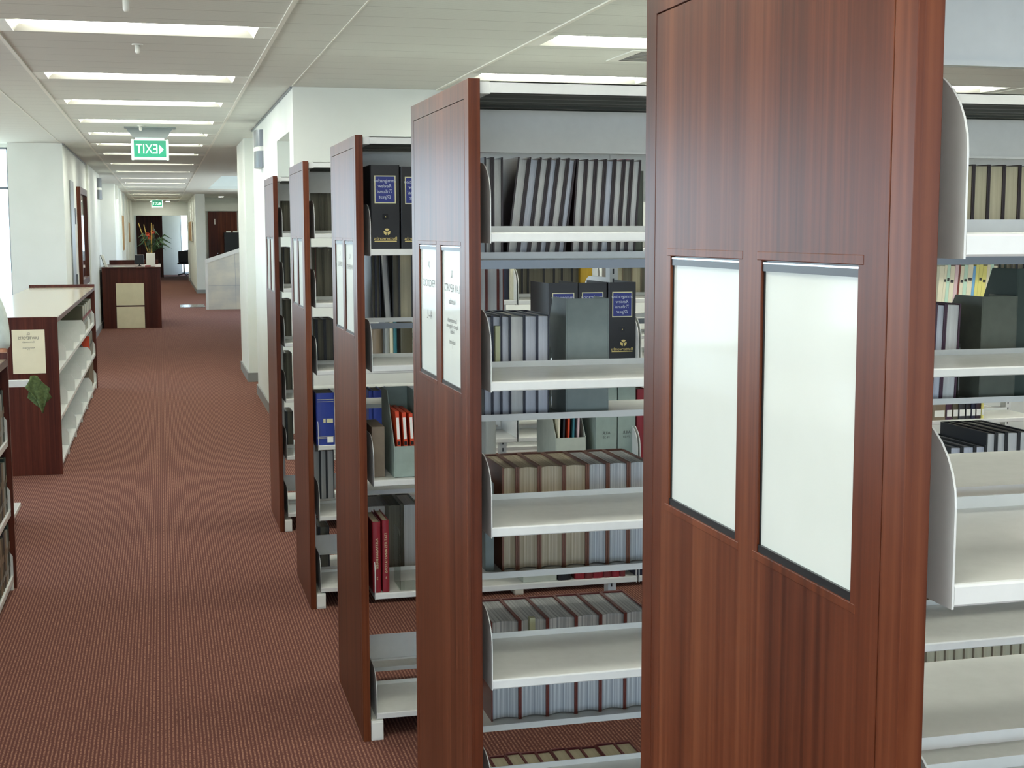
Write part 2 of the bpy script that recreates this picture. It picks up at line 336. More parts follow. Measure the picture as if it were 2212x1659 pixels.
for (x0, x1, y0, y1) in lamps:
    o = dup(proto) if used else proto; used = True
    o.location = (x0, y0, ZC)
    if x0 < .3 and x0 > -1:
        i = LY.index(y0)-6
        tag(o, (cor_ord[i]+' long recessed light along the corridor ceiling') if i >= 0 else 'recessed light in the corridor ceiling behind the viewer, outside the photo', 'light', 'recessed lights along the corridor' if i >= 0 else 'recessed lights behind the viewer')
    elif x0 > 0:
        nm = {7.0: 'nearer', 8.78: 'farther'}.get(y0)
        if x0 < 3 and nm: tag(o, nm+' of two recessed lights above the bay beside the nearest end panel', 'light', 'recessed lights over the stacks')
        elif x0 > 3 and y0 == 8.78: tag(o, 'recessed light above the shelving at the right edge of the photo', 'light', 'recessed lights over the stacks')
        else: tag(o, 'recessed light over the stacks, hidden or outside the photo', 'light', 'recessed lights outside the photo')
    else: tag(o, 'recessed light over the reading area, outside the photo', 'light', 'recessed lights outside the photo, left')
# end plates beside each corridor luminaire
tp = MB()
for y in LY: tp.box(-.764, -.69, y, y+.40, ZC-.003, ZC+.002).box(.50, .589, y, y+.40, ZC-.003, ZC+.002)
for y in (-.4, 1.5, 3.3, 5.15, 7.0, 8.78): tp.box(1.961, 2.03, y, y+.40, ZC-.003, ZC+.002)
struct('trim_6', tp, M_white)

# ceiling fittings
def sprinkler(x, y, label, ln=.06):
    o = empty('sprinkler', (x, y, ZC)); tag(o, label, 'sprinkler', 'ceiling sprinklers and detectors')
    MB().tube([(0, 0, 0), (0, 0, -.006)], .03, 16).build('flange', M_white, o)
    MB().tube([(0, 0, -.006), (0, 0, -ln+.01), (0, 0, -ln)], [.014, .014, .009], 12).build('body', M_white, o, smooth=True)
    return o
sprinkler(-.117, 6.25, 'white ceiling sprinkler at the top edge, before the nearest corridor light', .07)
sprinkler(-.094, 7.85, 'small white ceiling sprinkler just behind the nearest corridor light', .05)
sprinkler(-.16, 13.75, 'small white ceiling sprinkler above the near exit sign', .05)
o = empty('ceiling_vent', (2.60, 7.45, ZC)); tag(o, 'slotted air vent in the ceiling beside the nearest end panel', 'vent')
m = MB().box(0, .6, 0, .5, -.006, 0); m.build('frame', M_white, o)
m = MB()
for i in range(9): m.box(.06, .54, .05+i*.046, .072+i*.046, -.008, -.0061)
m.build('slot', M_black, o)
o = empty('ceiling_vent', (-1.45, 27.2, ZC)); tag(o, 'dark slotted air vent in the far alcove ceiling left of the corridor', 'vent')
MB().box(0, .35, 0, 1.2, -.006, 0).build('frame', M_white, o)
m = MB()
for i in range(5): m.box(.03+i*.06, .065+i*.06, .05, 1.15, -.008, -.0061)
m.build('slot', M_black, o)

for i, (x, y) in enumerate(((-.25, 47.2), (.25, 47.2), (1.7, 40.6), (2.3, 40.6))):  # second pair is added to brighten the hall behind the stair
    o = empty('downlight', (x, y, ZC)); tag(o, ('left', 'right')[i % 2]+(' small downlight above the doorway at the corridor end' if i < 2 else ' added downlight brightening the timber panelling behind the stair'), 'light', 'small round downlights')
    MB().tube([(0, 0, 0), (0, 0, -.012)], .085, 20).build('rim', M_white, o); MB().tube([(0, 0, -.012), (0, 0, -.014)], .065, 20).build('lens', M_down, o)
# exit signs
M_plate = base('translucent_grey_plastic', '8d9795', .3)
def exit_sign(x0, x1, y, z0, z1, label, plate=True):
    o = empty('exit_sign', (x0, y, z1)); tag(o, label, 'sign', 'green exit signs')
    w_, h_ = x1-x0, z1-z0
    if plate: MB().prism([(-.05, .13), (w_+.05, .13), (w_-.02, .03), (.02, .03)], 'y', -.03, .03).box(-.06, w_+.07, -.09, .09, .118, .1305).build('mounting_plate', M_plate, o)
    for xf in (0, w_-.025): MB().box(xf, xf+.025, -.018, .018, -h_, .015).build('end_frame', M_exitw, o, .006)
    m = MB().box(.025, w_-.025, -.012, .012, -h_+.03, .005, 0).box(.025, w_-.025, -.012, .012, .005, .012, 1).box(.025, w_-.025, -.011, .011, -h_+.005, -h_+.03, 1)
    if plate: m.box(.04, w_-.04, -.01, .01, .012, .032, 1)
    else: m.box(w_/2-.03, w_/2+.03, -.01, .01, .012, ZC-z1, 1)
    cz = -h_/2+.012
    put_text(m, 'EXIT', .128, lambda a, b: (w_*.42+a*.80, -.0125, cz+b*1.02), 1)
    ax = w_*.80; m.add([(ax-.02, -.0125, cz+.045), (ax-.02, -.0125, cz-.045), (ax+.022, -.0125, cz)], [(0, 1, 2)], 1)
    m.build('lit_panel', [M_exit, M_exitw], o)
exit_sign(-.257, .097, 14.0, 2.345, 2.53, 'near green exit sign hanging from the corridor ceiling')
exit_sign(-.266, .081, 45.0, 2.42, 2.63, 'small far green exit sign above the doorway at the corridor end', False)

# ------------------------------------------------------------------ library shelving units
Y0S = [1.005, 2.668, 4.295, 5.92, 7.535]
PW, PH, XP, PT = .638, 1.9475, .59, .024
NZ_ = [[1.648, 1.350, 1.052, .728, .41, .09], [1.648, 1.348, 1.048, .727, .41, .09], [1.595, 1.227, .858, .488, .088], [1.642, 1.344, 1.052, .724, .411, .09], [1.642, 1.343, 1.045, .738, .42, .1]]
FZ_ = [[1.648, 1.350, 1.062, .728, .41, .09], [1.590, 1.222, .855, .491, .12], [1.648, 1.345, 1.05, .75, .45, .12], [1.642, 1.344, 1.052, .724, .411, .09], [1.642, 1.343, 1.045, .738, .42, .1]]
NB = [2, 3, 3, 4, 4]
BAY = .90
def shelf_profile(y0, D, z, sgn):
    p = [(.012, -.020), (.002, -.020), (0, -.018), (0, -.003), (.001, -.001), (.003, 0), (D-.002, 0), (D-.002, .013), (D, .013), (D, -.0018), (.003, -.0018), (.0018, -.0035), (.0018, -.0182), (.012, -.0182)]
    return [(y0+sgn*a, z+b) for a, b in p]
def bracket_profile(y0, D, z, sgn, h=.141):
    p = [(.0005, -.022), (.0005, h-.075)]
    for k in range(1, 9):
        a = math.pi/2*k/8; p.append((.0005+.085*(1-math.cos(a)), h-.075+.075*math.sin(a)))
    p += [(D, h), (D, -.022)]
    return [(y0+sgn*a, z+b) for a, b in p]
def plate(mb, ys, zs, solid, x0, x1):   # sheet with openings: shared front vertices, walls only along real edges
    ids = {}
    def V(i, j, k):
        if (i, j, k) not in ids: ids[(i, j, k)] = len(vv); vv.append((x1 if k else x0, ys[i], zs[j]))
        return ids[(i, j, k)]
    vv = []; ff = []; ny, nz = len(ys)-1, len(zs)-1
    on = [[solid((ys[i]+ys[i+1])/2, (zs[j]+zs[j+1])/2) for j in range(nz)] for i in range(ny)]
    g = lambda i, j: 0 <= i < ny and 0 <= j < nz and on[i][j]
    for i in range(ny):
        for j in range(nz):
            if not on[i][j]: continue
            ff.append((V(i, j, 0), V(i, j+1, 0), V(i+1, j+1, 0), V(i+1, j, 0)))
            for (di, dj, p, q) in ((-1, 0, (i, j), (i, j+1)), (1, 0, (i+1, j+1), (i+1, j)), (0, -1, (i+1, j), (i, j)), (0, 1, (i, j+1), (i+1, j+1))):
                if not g(i+di, j+dj): ff.append((V(*p, 0), V(*q, 0), V(*q, 1), V(*p, 1)))
    mb.add(vv, ff)
signs = {0: ([], []), 1: ([('JX', .020, .035), ('PERIODICALS', .024, .078), ('A - L', .03, .150)], [('KL', .022, .050), ('LAW REPORTS', .024, .080), ('Australian', .017, .108), ('Commonwealth', .015, .148), ('Reports of Judgments', .014, .160), ('Federal', .014, .172), ('Authorised', .014, .194), ('1', .012, .204)]),
         2: ([('KL', .022, .035), ('JOURNALS', .022, .07)], [('KL', .022, .04), ('LAW REPORTS', .022, .075)]), 3: ([], []), 4: ([], [])}
ul = ['tall shelving unit ending in the nearest, largest timber panel with two blank signs', 'second tall shelving unit from the viewer, panel with two printed white signs',
      'third tall shelving unit from the viewer, behind the bay with black binders', 'fourth tall shelving unit from the viewer, second last along the aisle', 'farthest tall shelving unit, its panel against the white wall']
for ui, y0 in enumerate(Y0S):
    u = empty('shelving_unit', (XP, y0, 0)); tag(u, ul[ui], 'shelving unit', 'tall shelving units with timber end panels')
    # timber end panel: core, frame strips and inner field leaving two sign recesses and a fine groove
    g = .0016; fi = .036; p = MB(); p.box(.006, PT, 0, PW, 0, PH)
    a0, a1, c0, c1, z0, z1 = .088, .289, .345, .547, 1.318, 1.620
    A, B, T = fi+g, PW-fi-g, PH-fi-g
    plate(p, [0, fi, A, a0, a1, c0, c1, B, PW-fi, PW], [0, z0, z1, T, PH-fi, PH], lambda y, z: not (((fi < y < A or B < y < PW-fi) and z < PH-fi) or (T < z < PH-fi and fi < y < PW-fi) or ((a0 < y < a1 or c0 < y < c1) and z0 < z < z1)), 0, .0062)
    for ya, yb in ((a0, a1), (c0, c1)): p.box(-.0005, .001, ya-.010, yb+.010, z1, z1+.009, 1).box(-.0005, .001, ya-.010, yb+.010, z0-.009, z0, 1)
    p.build('end_panel', [M_wood, M_lipping], u, .0012)
    for si, (ya, yb) in enumerate(((c0, c1), (a0, a1))):
        h = MB(); h.box(.0035, .006, ya, yb, z1-.011, z1, 0).box(.0015, .0036, ya, yb, z1-.011, z1-.0036, 0).box(.0012, .0036, ya, yb, z1-.0036, z1-.0018, 1).box(.0015, .006, ya, yb, z0, z0+.008, 0).box(.003, .006, ya, ya+.002, z0, z1, 0).box(.003, .006, yb-.002, yb, z0, z1, 0)
        ho = h.build('sign_holder', [M_black, M_chrome], u)
        s_ = MB().box(.0045, .0058, ya+.002, yb-.002, z0+.008, z1-.011, 0)
        for t, sz, dz in signs[ui][si]:
            put_text(s_, t, sz, lambda a, b: (.0043, (ya+yb)/2-a, z1-.011-dz+b), 1)
        so = s_.build('sign_sheet', [M_paper, M_ink], ho)
    L = NB[ui]*BAY; x00 = .042 if ui else .0505
    # canopy, stiffeners, uprights, feet
    c = MB(); X0, X1 = .046, x00+L+.01
    c.box(X0, X1, .008, PW-.008, PH-.006, PH-.004, 0).box(X0, X1, .008, .010, PH-.026, PH-.004).box(X0, X1, PW-.01, PW-.008, PH-.026, PH-.004).box(X0-.02, X0+.001, .01, PW-.01, PH-.028, PH-.005)
    for yy in (.09, .17, .25, .31, .39, .47, .55): c.box(X0, X1, yy, yy+.022, PH-.020, PH-.0062, 1)
    c.box(X0+.002, X1-.002, .0102, PW-.0102, PH-.0075, PH-.0061, 1); c.build('canopy', [M_metal, M_under], u)
    MB().box(X0, X1, .309, .311, 1.828, 1.915).box(X0, X1, .303, .318, 1.822, 1.828).build('top_stiffener', M_metal, u)
    MB().box(X0, X1, .309, .311, .176, .262).box(X0, X1, .303, .318, .17, .176).build('bottom_stiffener', M_metal, u)
    if ui in (1, 2): MB().box(X0, X1, .318, .330, (1.566, 1.322)[ui-1], (1.5855, 1.3405)[ui-1]).build('tie_rail', M_greymetal, u)
    for b_ in range(NB[ui]+1):
        xx = x00+b_*BAY-.012 if b_ else x00-.012
        up = MB().box(xx, xx+.03, .296, .342, .07, PH-.02)
        for q in range(52): up.box(xx+.010, xx+.016, .2955, .2962, .14+q*.034, .158+q*.034, 1)
        up.build('upright', [M_metal, M_black], u)
        MB().box(xx-.004, xx+.036, .004, PW-.004, 0, .066).box(xx-.002, xx+.034, .002, .004, .006, .060).build('foot', M_white, u, .003)
    for b_ in range(NB[ui]):
        xa, xb = x00+b_*BAY+.006, x00+(b_+1)*BAY-.006
        for side, zs in ((1, NZ_[ui]), (-1, FZ_[ui])):
            for z in zs:
                yf = .010 if side == 1 else PW-.010; D = .285
                sh = MB().prism(shelf_profile(yf, D, z, side), 'x', xa, xb).build('shelf', M_metal, u)
                for xe in (xa-.0022, xb+.0002):
                    if xe > 1.7 and b_ == NB[ui]-1 and xe > xa: continue
                    MB().prism(bracket_profile(yf, D, z, side), 'x', xe, xe+.002).build('end_bracket', M_metal, sh)

# ------------------------------------------------------------------ books
def nth(i):
    return ORD[i] if i < 20 else 'twenty-'+ORD[i-20]
ORD = ['first', 'second', 'third', 'fourth', 'fifth', 'sixth', 'seventh', 'eighth', 'ninth', 'tenth', 'eleventh', 'twelfth', 'thirteenth', 'fourteenth', 'fifteenth', 'sixteenth', 'seventeenth', 'eighteenth', 'nineteenth', 'twentieth']
def book(x0, x1, y, z, h, d, cover, page, spine='back', lean=0, label='', group=None, concave=.004, t=.0025, hub=False, cat='book', name='book', axis='x', titles=None, tick=None, deco=None):
    """x0..x1 is the thickness; y the near face; spine at the back or the front; lean (radians) tips the head to the right"""
    w_ = x1-x0; w_ = max(w_-.0006, .004)
    if axis == 'x': o = empty(name, (x1, y, z), (0, lean, 0)); 
    else: o = empty(name, (y, x0, z), (0, 0, math.pi/2))     # row runs along y with the near face towards +x
    tag(o, label, cat, group)
    xo = -w_-.0003 if axis == 'x' else 0
    ys, yf = (d, 0) if spine == 'back' else (0, d)           # spine y, fore edge y
    s = 1 if ys > yf else -1
    cvr = MB(); hh = h
    # boards and a gently rounded spine as one outline
    n = 6; out = [(xo, yf), (xo, ys-s*.006)]
    for k in range(1, n): a = math.pi*k/n; out.append((xo+w_/2-w_/2*math.cos(a), ys-s*.006+s*.006*math.sin(a)))
    out += [(xo+w_, ys-s*.006), (xo+w_, yf), (xo+w_-t, yf)]
    inn = [(xo+w_-t, ys-s*.0085), (xo+t, ys-s*.0085), (xo+t, yf)]
    cvr.prism(out+inn, 'z', 0, hh, 0)
    if hub:
        for q in (.14, .32, .5, .68, .86): cvr.prism([(xo, ys-s*.006)]+[(xo+w_/2-w_/2*math.cos(math.pi*k/n), ys-s*.006+s*.009*math.sin(math.pi*k/n)) for k in range(1, n)]+[(xo+w_, ys-s*.006)], 'z', hh*q-.004, hh*q+.004, 0)
    mats = [cover]
    if titles and spine == 'front':
        for (ty0, ty1, m_) in titles:
            mats.append(m_); cvr.add([(xo+w_*.12, -.0004, hh*ty0), (xo+w_*.88, -.0004, hh*ty0), (xo+w_*.88, -.0004, hh*ty1), (xo+w_*.12, -.0004, hh*ty1)], [(0, 1, 2, 3)], len(mats)-1)
    if deco: deco(cvr, w_, hh, mats)
    cvr.build('cover', mats, o)
    pg = MB(); e0, e1 = yf+s*.0035, ys-s*.0088; pts = [(xo+t+.0002, e0)]
    if concave and w_ > .012:
        for k in range(1, 6): a = k/6; pts.append((xo+t+(w_-2*t)*a, e0+s*concave*math.sin(math.pi*a)))
    pts += [(xo+w_-t-.0002, e0), (xo+w_-t-.0002, e1), (xo+t+.0002, e1)]
    pg.prism(pts, 'z', .0025, hh-.004, 0); pg.build('pages', page, o)
    if tick:
        MB().box(xo+w_*tick[0], xo+w_*tick[1], yf-s*.012, yf+s*.002, hh*tick[2], hh*tick[3]).build('sticky_note', M_note, o)
    return o
M_note = base('yellow_note', 'bcc09a', .7)
def row(edges, py, y, z, h, d, cover, page, desc, where, group, h_jit=0, start=0, **k):
    """edges: photo columns of the gaps between neighbouring books at height py on the plane y"""
    n = 0
    for i in range(len(edges)-1):
        if edges[i] is None or edges[i+1] is None: continue
        a, b = gx(edges[i], py, y)[0], gx(edges[i+1], py, y)[0]
        kk = dict(k)
        if 'leans' in kk: kk['lean'] = kk.pop('leans')[n]
        if 'notes' in kk: kk['tick'] = kk.pop('notes').get(n)
        cv = cover[n % len(cover)] if isinstance(cover, list) else cover; pg = page[n % len(page)] if isinstance(page, list) else page
        ds = desc[n % len(desc)] if isinstance(desc, list) else desc
        book(a, b, y, z, h+R.uniform(-h_jit, h_jit), d, cv, pg, label=f'{ORD[start+n]} {ds} from left {where}', group=group, **kk); n += 1
Y2 = Y0S[1]; YF2 = 3.055
N2A = 'between the two nearest end panels'
# unit 2, open bay seen between the first and second panels, far side
row([1046, 1064, 1087], 420, YF2, FZ_[1][0], .226, .205, COV['maroon'], PAG['grey'], 'maroon book', 'on top shelf '+N2A, 'maroon books on the top shelf', t=.0042)
row([1093, 1118, 1141, 1162, 1181, 1202, 1220], 485, YF2, FZ_[1][0], .226, .205, COV['maroon'], [PAG['grey'], PAG['blue']], 'leaning maroon book', 'on top shelf '+N2A, 'maroon books on the top shelf', t=.0042, lean=.125)
row([1233, 1254, 1274.5, 1294.5, 1315, 1335, 1352, 1372], 485, YF2, FZ_[1][0], .224, .205, COV['maroon'], [PAG['grey'], PAG['grey'], PAG['grey'], PAG['blue']], 'nearly upright maroon book', 'on top shelf '+N2A, 'maroon books on the top shelf', t=.0042, lean=.065)
a, b = gx(1376, 450, YF2)[0], gx(1399, 450, YF2)[0]
def file_box(x0, x1, y, z, h, d, m, label, cut=True, group=None, cat='file box', front='closed', stuff=None):
    o = empty('magazine_file', (x0, y, z)); tag(o, label, cat, group); w_ = x1-x0; t = .003
    b_ = MB()
    prof = [(0, 0), (d, 0), (d, h*.42), (d*.55, h), (0, h)] if front == 'closed' else [(0, 0), (d, 0), (d, h), (d*.55, h), (0, h*.38)]
    b_.prism(prof, 'x', 0, t).prism(prof, 'x', w_-t, w_).box(t, w_-t, 0, d, 0, t)
    if front == 'closed': b_.box(t, w_-t, 0, t, 0, h).box(t, w_-t, d-t, d, 0, h*.42)
    else: b_.box(t, w_-t, 0, t, 0, h*.38).box(t, w_-t, d-t, d, 0, h)
    b_.build('box', m, o, .0008)
    return o
M_boxgrey = noisecol(base('grey_card', '7f8a88', .6), '7b8684', '838e8c', 30)
M_boxdk = noisecol(base('dark_grey_card', '585d52', .6), '545a4f', '5d6257', 30)
M_boxsage = noisecol(base('sage_card', '8b9a92', .6), '86968d', '909f97', 30)
M_boxpale = noisecol(base('pale_grey_card', 'a9b0a4', .6), 'a4ab9f', 'aeb5a9', 30)
file_box(a, b, YF2+.03, FZ_[1][0], .20, .18, M_boxdk, 'dark grey file box at right end of the leaning maroon books, top shelf', group=None)
x_, _ = gx(1362, 340, YF2); tag(MB().box(x_, x_+.02, YF2+.06, YF2+.2, FZ_[1][0], FZ_[1][0]+.228).build('folder', base('pink_card', 'a04a68', .6)), 'pink folder sticking up behind the right end of the maroon row', 'folder')
row([1045, 1063.7, 1083, 1102, 1133, 1160.5, 1186.5], 780, YF2, FZ_[1][1], .236, .2, COV['navy'], [PAG['blue'], PAG['blue'], PAG['blue'], PAG['grey'], PAG['blue'], PAG['blue']], 'navy book', 'on second shelf '+N2A, 'navy books on the second shelf', notes={1: (.2, .75, .42, .9)})
def bookend(x, y, z, h, d, label, group=None, mat=None):
    o = empty('bookend', (x, y, z)); tag(o, label, 'bookend', group)
    MB().prism([(0, 0), (d, 0), (d, h-.02), (d-.02, h), (.02, h), (0, h-.02)], 'x', 0, .003).build('upright_plate', mat or M_acrylic, o)
    MB().box(.003, .07, 0, d, 0, .002).build('base_plate', mat or M_acrylic, o); return o
bookend(gx(1192, 800, YF2)[0], YF2+.01, FZ_[1][1], .165, .12, 'clear plastic bookend right of the navy books, second shelf')
file_box(gx(1222, 780, YF2)[0], gx(1315, 780, YF2)[0], YF2, FZ_[1][1], .272, .2, M_boxgrey, 'plain blue-grey file box in front of the black binders, second shelf')
E3 = [1084, 1118, 1165.6, 1219, 1269, 1313.3, 1358, 1403]
row(E3, 1060, 3.07, FZ_[1][2], .246, .205, COV['brown'], [PAG['warm'], PAG['warm'], PAG['warm'], PAG['warm'], PAG['white'], PAG['white'], PAG['white']], 'thick brown leather book', 'on third shelf '+N2A, 'brown leather books on the third shelf', concave=.014, t=.0045, hub=True)
tag(MB().box(gx(1048, 1150, 3.08)[0], gx(1067, 1150, 3.08)[0], 3.08, 3.26, FZ_[1][2], FZ_[1][2]+.21).build('file', M_boxgrey, bevel=.001), 'narrow blue-grey file left of the brown books on the third shelf', 'file')
E4 = [1061, 1123.6, 1183, 1244.6, 1297, 1350, 1402]
row(E4, 1500, 3.07, FZ_[1][3], .242, .205, COV['rust'], [PAG['white']], 'thick rust-brown looseleaf book', 'on fourth shelf '+N2A, 'rust-brown looseleaf books on the fourth shelf', concave=.012, t=.0035, notes={1: (.3, .5, .86, 1.03)})
E5 = [1051, 1086, 1123, 1157, 1191.6, 1225, 1260, 1292, 1327, 1369, 1405]
row(E5, 1605, 3.12, FZ_[1][4], .205, .16, COV['darkred'], [PAG['beige']], 'dark red book', 'on bottom shelf '+N2A, 'dark red books on the bottom shelf', h_jit=.004, t=.003)

# unit 2, right of the nearest panel
RT = 'right of the nearest end panel'
row([2070, 2102, 2134.6, 2167.7, 2201.4, 2240], 440, YF2, FZ_[1][0], .222, .205, COV['maroon'], [PAG['beige']], 'maroon book', 'on top shelf '+RT, 'maroon books right of the nearest panel', t=.004)
row([2016, 2037, 2069.5], 710, YF2, FZ_[1][1], .245, .2, COV['purple'], [PAG['blue'], PAG['grey']], 'purple-bound book', 'on second shelf '+RT, 'purple books right of the nearest panel', lean=.03, t=.004)
bookend(gx(2079, 700, YF2)[0], YF2+.01, FZ_[1][1], .165, .12, 'clear plastic bookend right of the purple books')
file_box(gx(2119, 720, YF2)[0], gx(2196, 720, YF2)[0], YF2, FZ_[1][1], .262, .22, M_boxdk, 'dark olive-grey file box right of the purple books')
file_box(gx(2203, 720, YF2)[0], gx(2290, 720, YF2)[0], YF2+.02, FZ_[1][1], .33, .2, base('dark_green_card', '2f3f38', .6), 'dark green file box cut by the right edge of the photo')
row([2052, 2079, 2107, 2131], 960, 3.04, FZ_[1][2], .252, .22, COV['black'], [PAG['blue']], 'shorter black book', 'on third shelf '+RT, 'black books right of the nearest panel', t=.004)
row([2131, 2153, 2175, 2202, 2226], 940, 3.04, FZ_[1][2], .284, .22, COV['black'], [PAG['grey']], 'taller black book', 'on third shelf '+RT, 'black books right of the nearest panel', t=.004)
row([1985+i*20.5 for i in range(13)], 1280, 3.07, FZ_[1][3], .235, .2, COV['tan'], [PAG['beige']], 'thin tan book', 'on fourth shelf '+RT, 'thin tan books right of the nearest panel', t=.0015)

# unit 3 and beyond, glimpsed through the first bay
Y3 = Y0S[2]
def binder(x0, x1, y, z, h, d, label, titled=True):
    o = empty('binder', (x0, y, z)); tag(o, label, 'binder', 'black ring binders'); w_ = x1-x0-.001; r = .006
    c = MB().prism([(0, r*.5), (r*.5, 0), (w_-r*.5, 0), (w_, r*.5), (w_, d), (w_-.003, d), (w_-.003, .003), (.003, .003), (.003, d), (0, d)], 'z', 0, h)
    c.build('case', M_binder, o)
    MB().box(.008, w_-.008, .012, d-.01, .004, h-.012).build('pages', PAG['dim'], o)
    if titled:
        l = MB(); za, zb = h*.545, h*.875; xa, xb = w_*.14, w_*.86
        l.box(xa, xb, -.0010, .0005, za, zb, 0).box(xa+.003, xb-.003, -.0014, -.0008, za+.003, zb-.003, 1)
        for i, t in enumerate(('Immigration', 'Review', 'Tribunal', 'Digest')):
            put_text(l, t, .0155, lambda a_, b_: (w_*.5+a_*w_/.099, -.0017, zb-.016-.0168*i+b_), 2, .25)
        l.build('spine_label', [M_gold, M_blue, M_silver], o)
        k = MB(); cz, cx, rr = h*.205, w_*.55, w_*.115
        for s_ in range(3):
            a0_ = math.radians(30+120*s_+14); a1_ = math.radians(150+120*s_-14); pts = [(cx+rr*.12*math.cos((a0_+a1_)/2), cz+rr*.12*math.sin((a0_+a1_)/2))]
            pts += [(cx+rr*math.cos(a0_+(a1_-a0_)*j/8), cz+rr*math.sin(a0_+(a1_-a0_)*j/8)) for j in range(9)]
            k.add([(p[0], -.0012, p[1]) for p in pts], [tuple(range(len(pts)))], 0)
        put_text(k, 'Butterworths', .0135, lambda a_, b_: (w_*.5+a_*w_/.093, -.0012, h*.125+b_), 0)
        k.add([(w_*.12, -.0012, h*.088), (w_*.88, -.0012, h*.088), (w_*.88, -.0012, h*.099), (w_*.12, -.0012, h*.099)], [(0, 1, 2, 3)], 0)
        k.build('gilt_emblem', M_gilt, o)
        q = MB().box(w_*.4, w_*.6, -.0008, .0005, h*.35, h*.42, 0); q.add([(w_*.48, -.0012, h*.375), (w_*.53, -.0012, h*.375), (w_*.51, -.0012, h*.395)], [(0, 1, 2)], 1)
        q.build('volume_label', [M_black, M_gilt], o)
    return o
M_binder = base('black_leathercloth', '17191d', .4); M_gold = base('pale_gold_foil', 'c9c7a0', .4); M_blue = base('label_blue', '1c2a72', .45); M_silver = base('silver_foil', 'b9c0cc', .4); M_gilt = base('gilt_foil', 'cdbb78', .4)
x0, x1 = gx(801, 500, 4.315)[0], gx(865, 500, 4.315)[0]
binder(x0, x1, 4.315, NZ_[2][0], .262, .235, 'left black binder with blue label on the top shelf behind the second panel')
binder(gx(867, 500, 4.315)[0], gx(867, 500, 4.315)[0]+(x1-x0), 4.315, NZ_[2][0], .258, .235, 'second black binder on that top shelf, half hidden by the second panel')
x = gx(1178, 700, 4.42)[0]
for i, (pa, pb, nm) in enumerate(((1181, 1247, 'leftmost black binder behind the navy books, with shiny blue label'), (1248, 1312, 'middle black binder rising behind the blue-grey file box'), (1314, 1374, 'right black binder beside the blue-grey file box, blue label showing'))):
    binder(gx(pa, 700, 4.33)[0], gx(pb, 700, 4.33)[0], 4.33-(.0 if i else .015), NZ_[2][1], .254, .22, nm)
B1 = 'behind the navy books, next unit'
row([1034, 1051, 1076, 1089], 640, 4.68, FZ_[2][1], .26, .2, [COV['rust']], [PAG['grey']], 'tall grey-paged book', B1, 'books glimpsed through the first bay', t=.004)
tag(MB().prism([(4.40, 0), (4.5, 0), (4.48, .2), (4.42, .2)], 'x', gx(1153, 660, 4.4)[0], gx(1178, 660, 4.4)[0]).build('bookend', M_boxgrey), 'plain grey metal bookend left of the shiny-labelled binder', 'bookend')
# unit 4 books seen between
B4 = 'far back, above the navy books'
row([1087, 1102], 610, 6.0, NZ_[3][1], .235, .2, [COV['navy']], [PAG['dim']], 'dark blue book', B4, 'books glimpsed through the first bay', spine='front')
tag(MB().box(gx(1103, 610, 5.98)[0], gx(1111, 610, 5.98)[0], 5.98, 6.12, NZ_[3][1], NZ_[3][1]+.21).build('bookend', COV['cream']), 'thin cream bookend beside the dark blue book, far back above the navy books', 'bookend')
row([1112, 1128, 1141, 1175, 1197, 1214, 1236, 1253], 600, 6.29, FZ_[3][1], .24, .2, [COV['black']], [PAG['dim']], 'dim grey-paged book', B4, 'books glimpsed through the first bay', t=.004)
row([1254, 1280], 590, 6.26, FZ_[3][1], .24, .2, [COV['yellow']], [PAG['dim']], 'yellow book', B4, 'books glimpsed through the first bay', spine='front')
row([1327, 1345, 1365, 1385, 1405], 600, 6.29, FZ_[3][1], .25, .2, [COV['tan']], [PAG['beige'], PAG['dim']], 'tan book right of the slotted post', B4, 'books glimpsed through the first bay')
# shelf below: magazine file, grey boxes, red book on unit 3
x0, x1 = gx(1195, 950, 4.40)[0], gx(1260, 950, 4.40)[0]
file_box(x0, x1, 4.37, NZ_[2][2], .27, .24, M_boxpale, 'open pale grey magazine file of bright magazines above the brown books', front='open')
for i, (nm, c) in enumerate((('grey-white', 'cream'), ('black', 'black'), ('orange', 'orange'), ('green', 'teal'), ('pink', 'pink'))):
    tag(MB().box(0, .006, 0, .2, 0, .235-.01*(i % 2)).build('magazine', COV[c]), nm+' magazine in the open pale grey file above the brown books', 'magazine', 'magazines in the pale grey file')
    o = C.objects[-1]
    o.location = (x0+.008+i*.017, 4.38, NZ_[2][2]+.004); o.rotation_euler = (0, .03, 0)
for i, (pa, pb) in enumerate(((1287, 1333), (1335, 1373))):
    o = empty('file_box', (gx(pa, 900, 4.36)[0], 4.36, NZ_[2][2])); w_ = gx(pb, 900, 4.36)[0]-gx(pa, 900, 4.36)[0]
    tag(o, ('left' if i == 0 else 'right')+' of two tall pale grey file boxes above the brown books', 'file box', 'tall pale grey file boxes')
    MB().box(0, w_, 0, .24, 0, .27).build('box', M_boxsage, o, .002)
    k = MB(); put_text(k, 'AILR', .014, lambda a_, b_: (w_/2+a_, -.0006, .115+b_), 0); put_text(k, '19-20', .011, lambda a_, b_: (w_/2+a_, -.0006, .10+b_), 0); k.build('lettering', M_inkd, o)
row([1376, 1398], 920, 4.36, NZ_[2][2], .26, .22, [COV['red']], [PAG['dim']], 'red book right of the grey boxes', 'above the brown books', 'books glimpsed through the first bay', spine='front')
row([1049, 1072], 930, 4.36, NZ_[2][2], .2, .2, [COV['grey']], [PAG['dim']], 'grey spine', 'on the shelf above the brown books', 'books glimpsed through the first bay', spine='front')
row([1090, 1112], 925, 5.96, NZ_[3][2]-.04, .23, .2, [COV['navy']], [PAG['dim']], 'dark blue book with white label', 'far back above the brown books', 'books glimpsed through the first bay', spine='front', titles=[(.12, .28, M_white)])
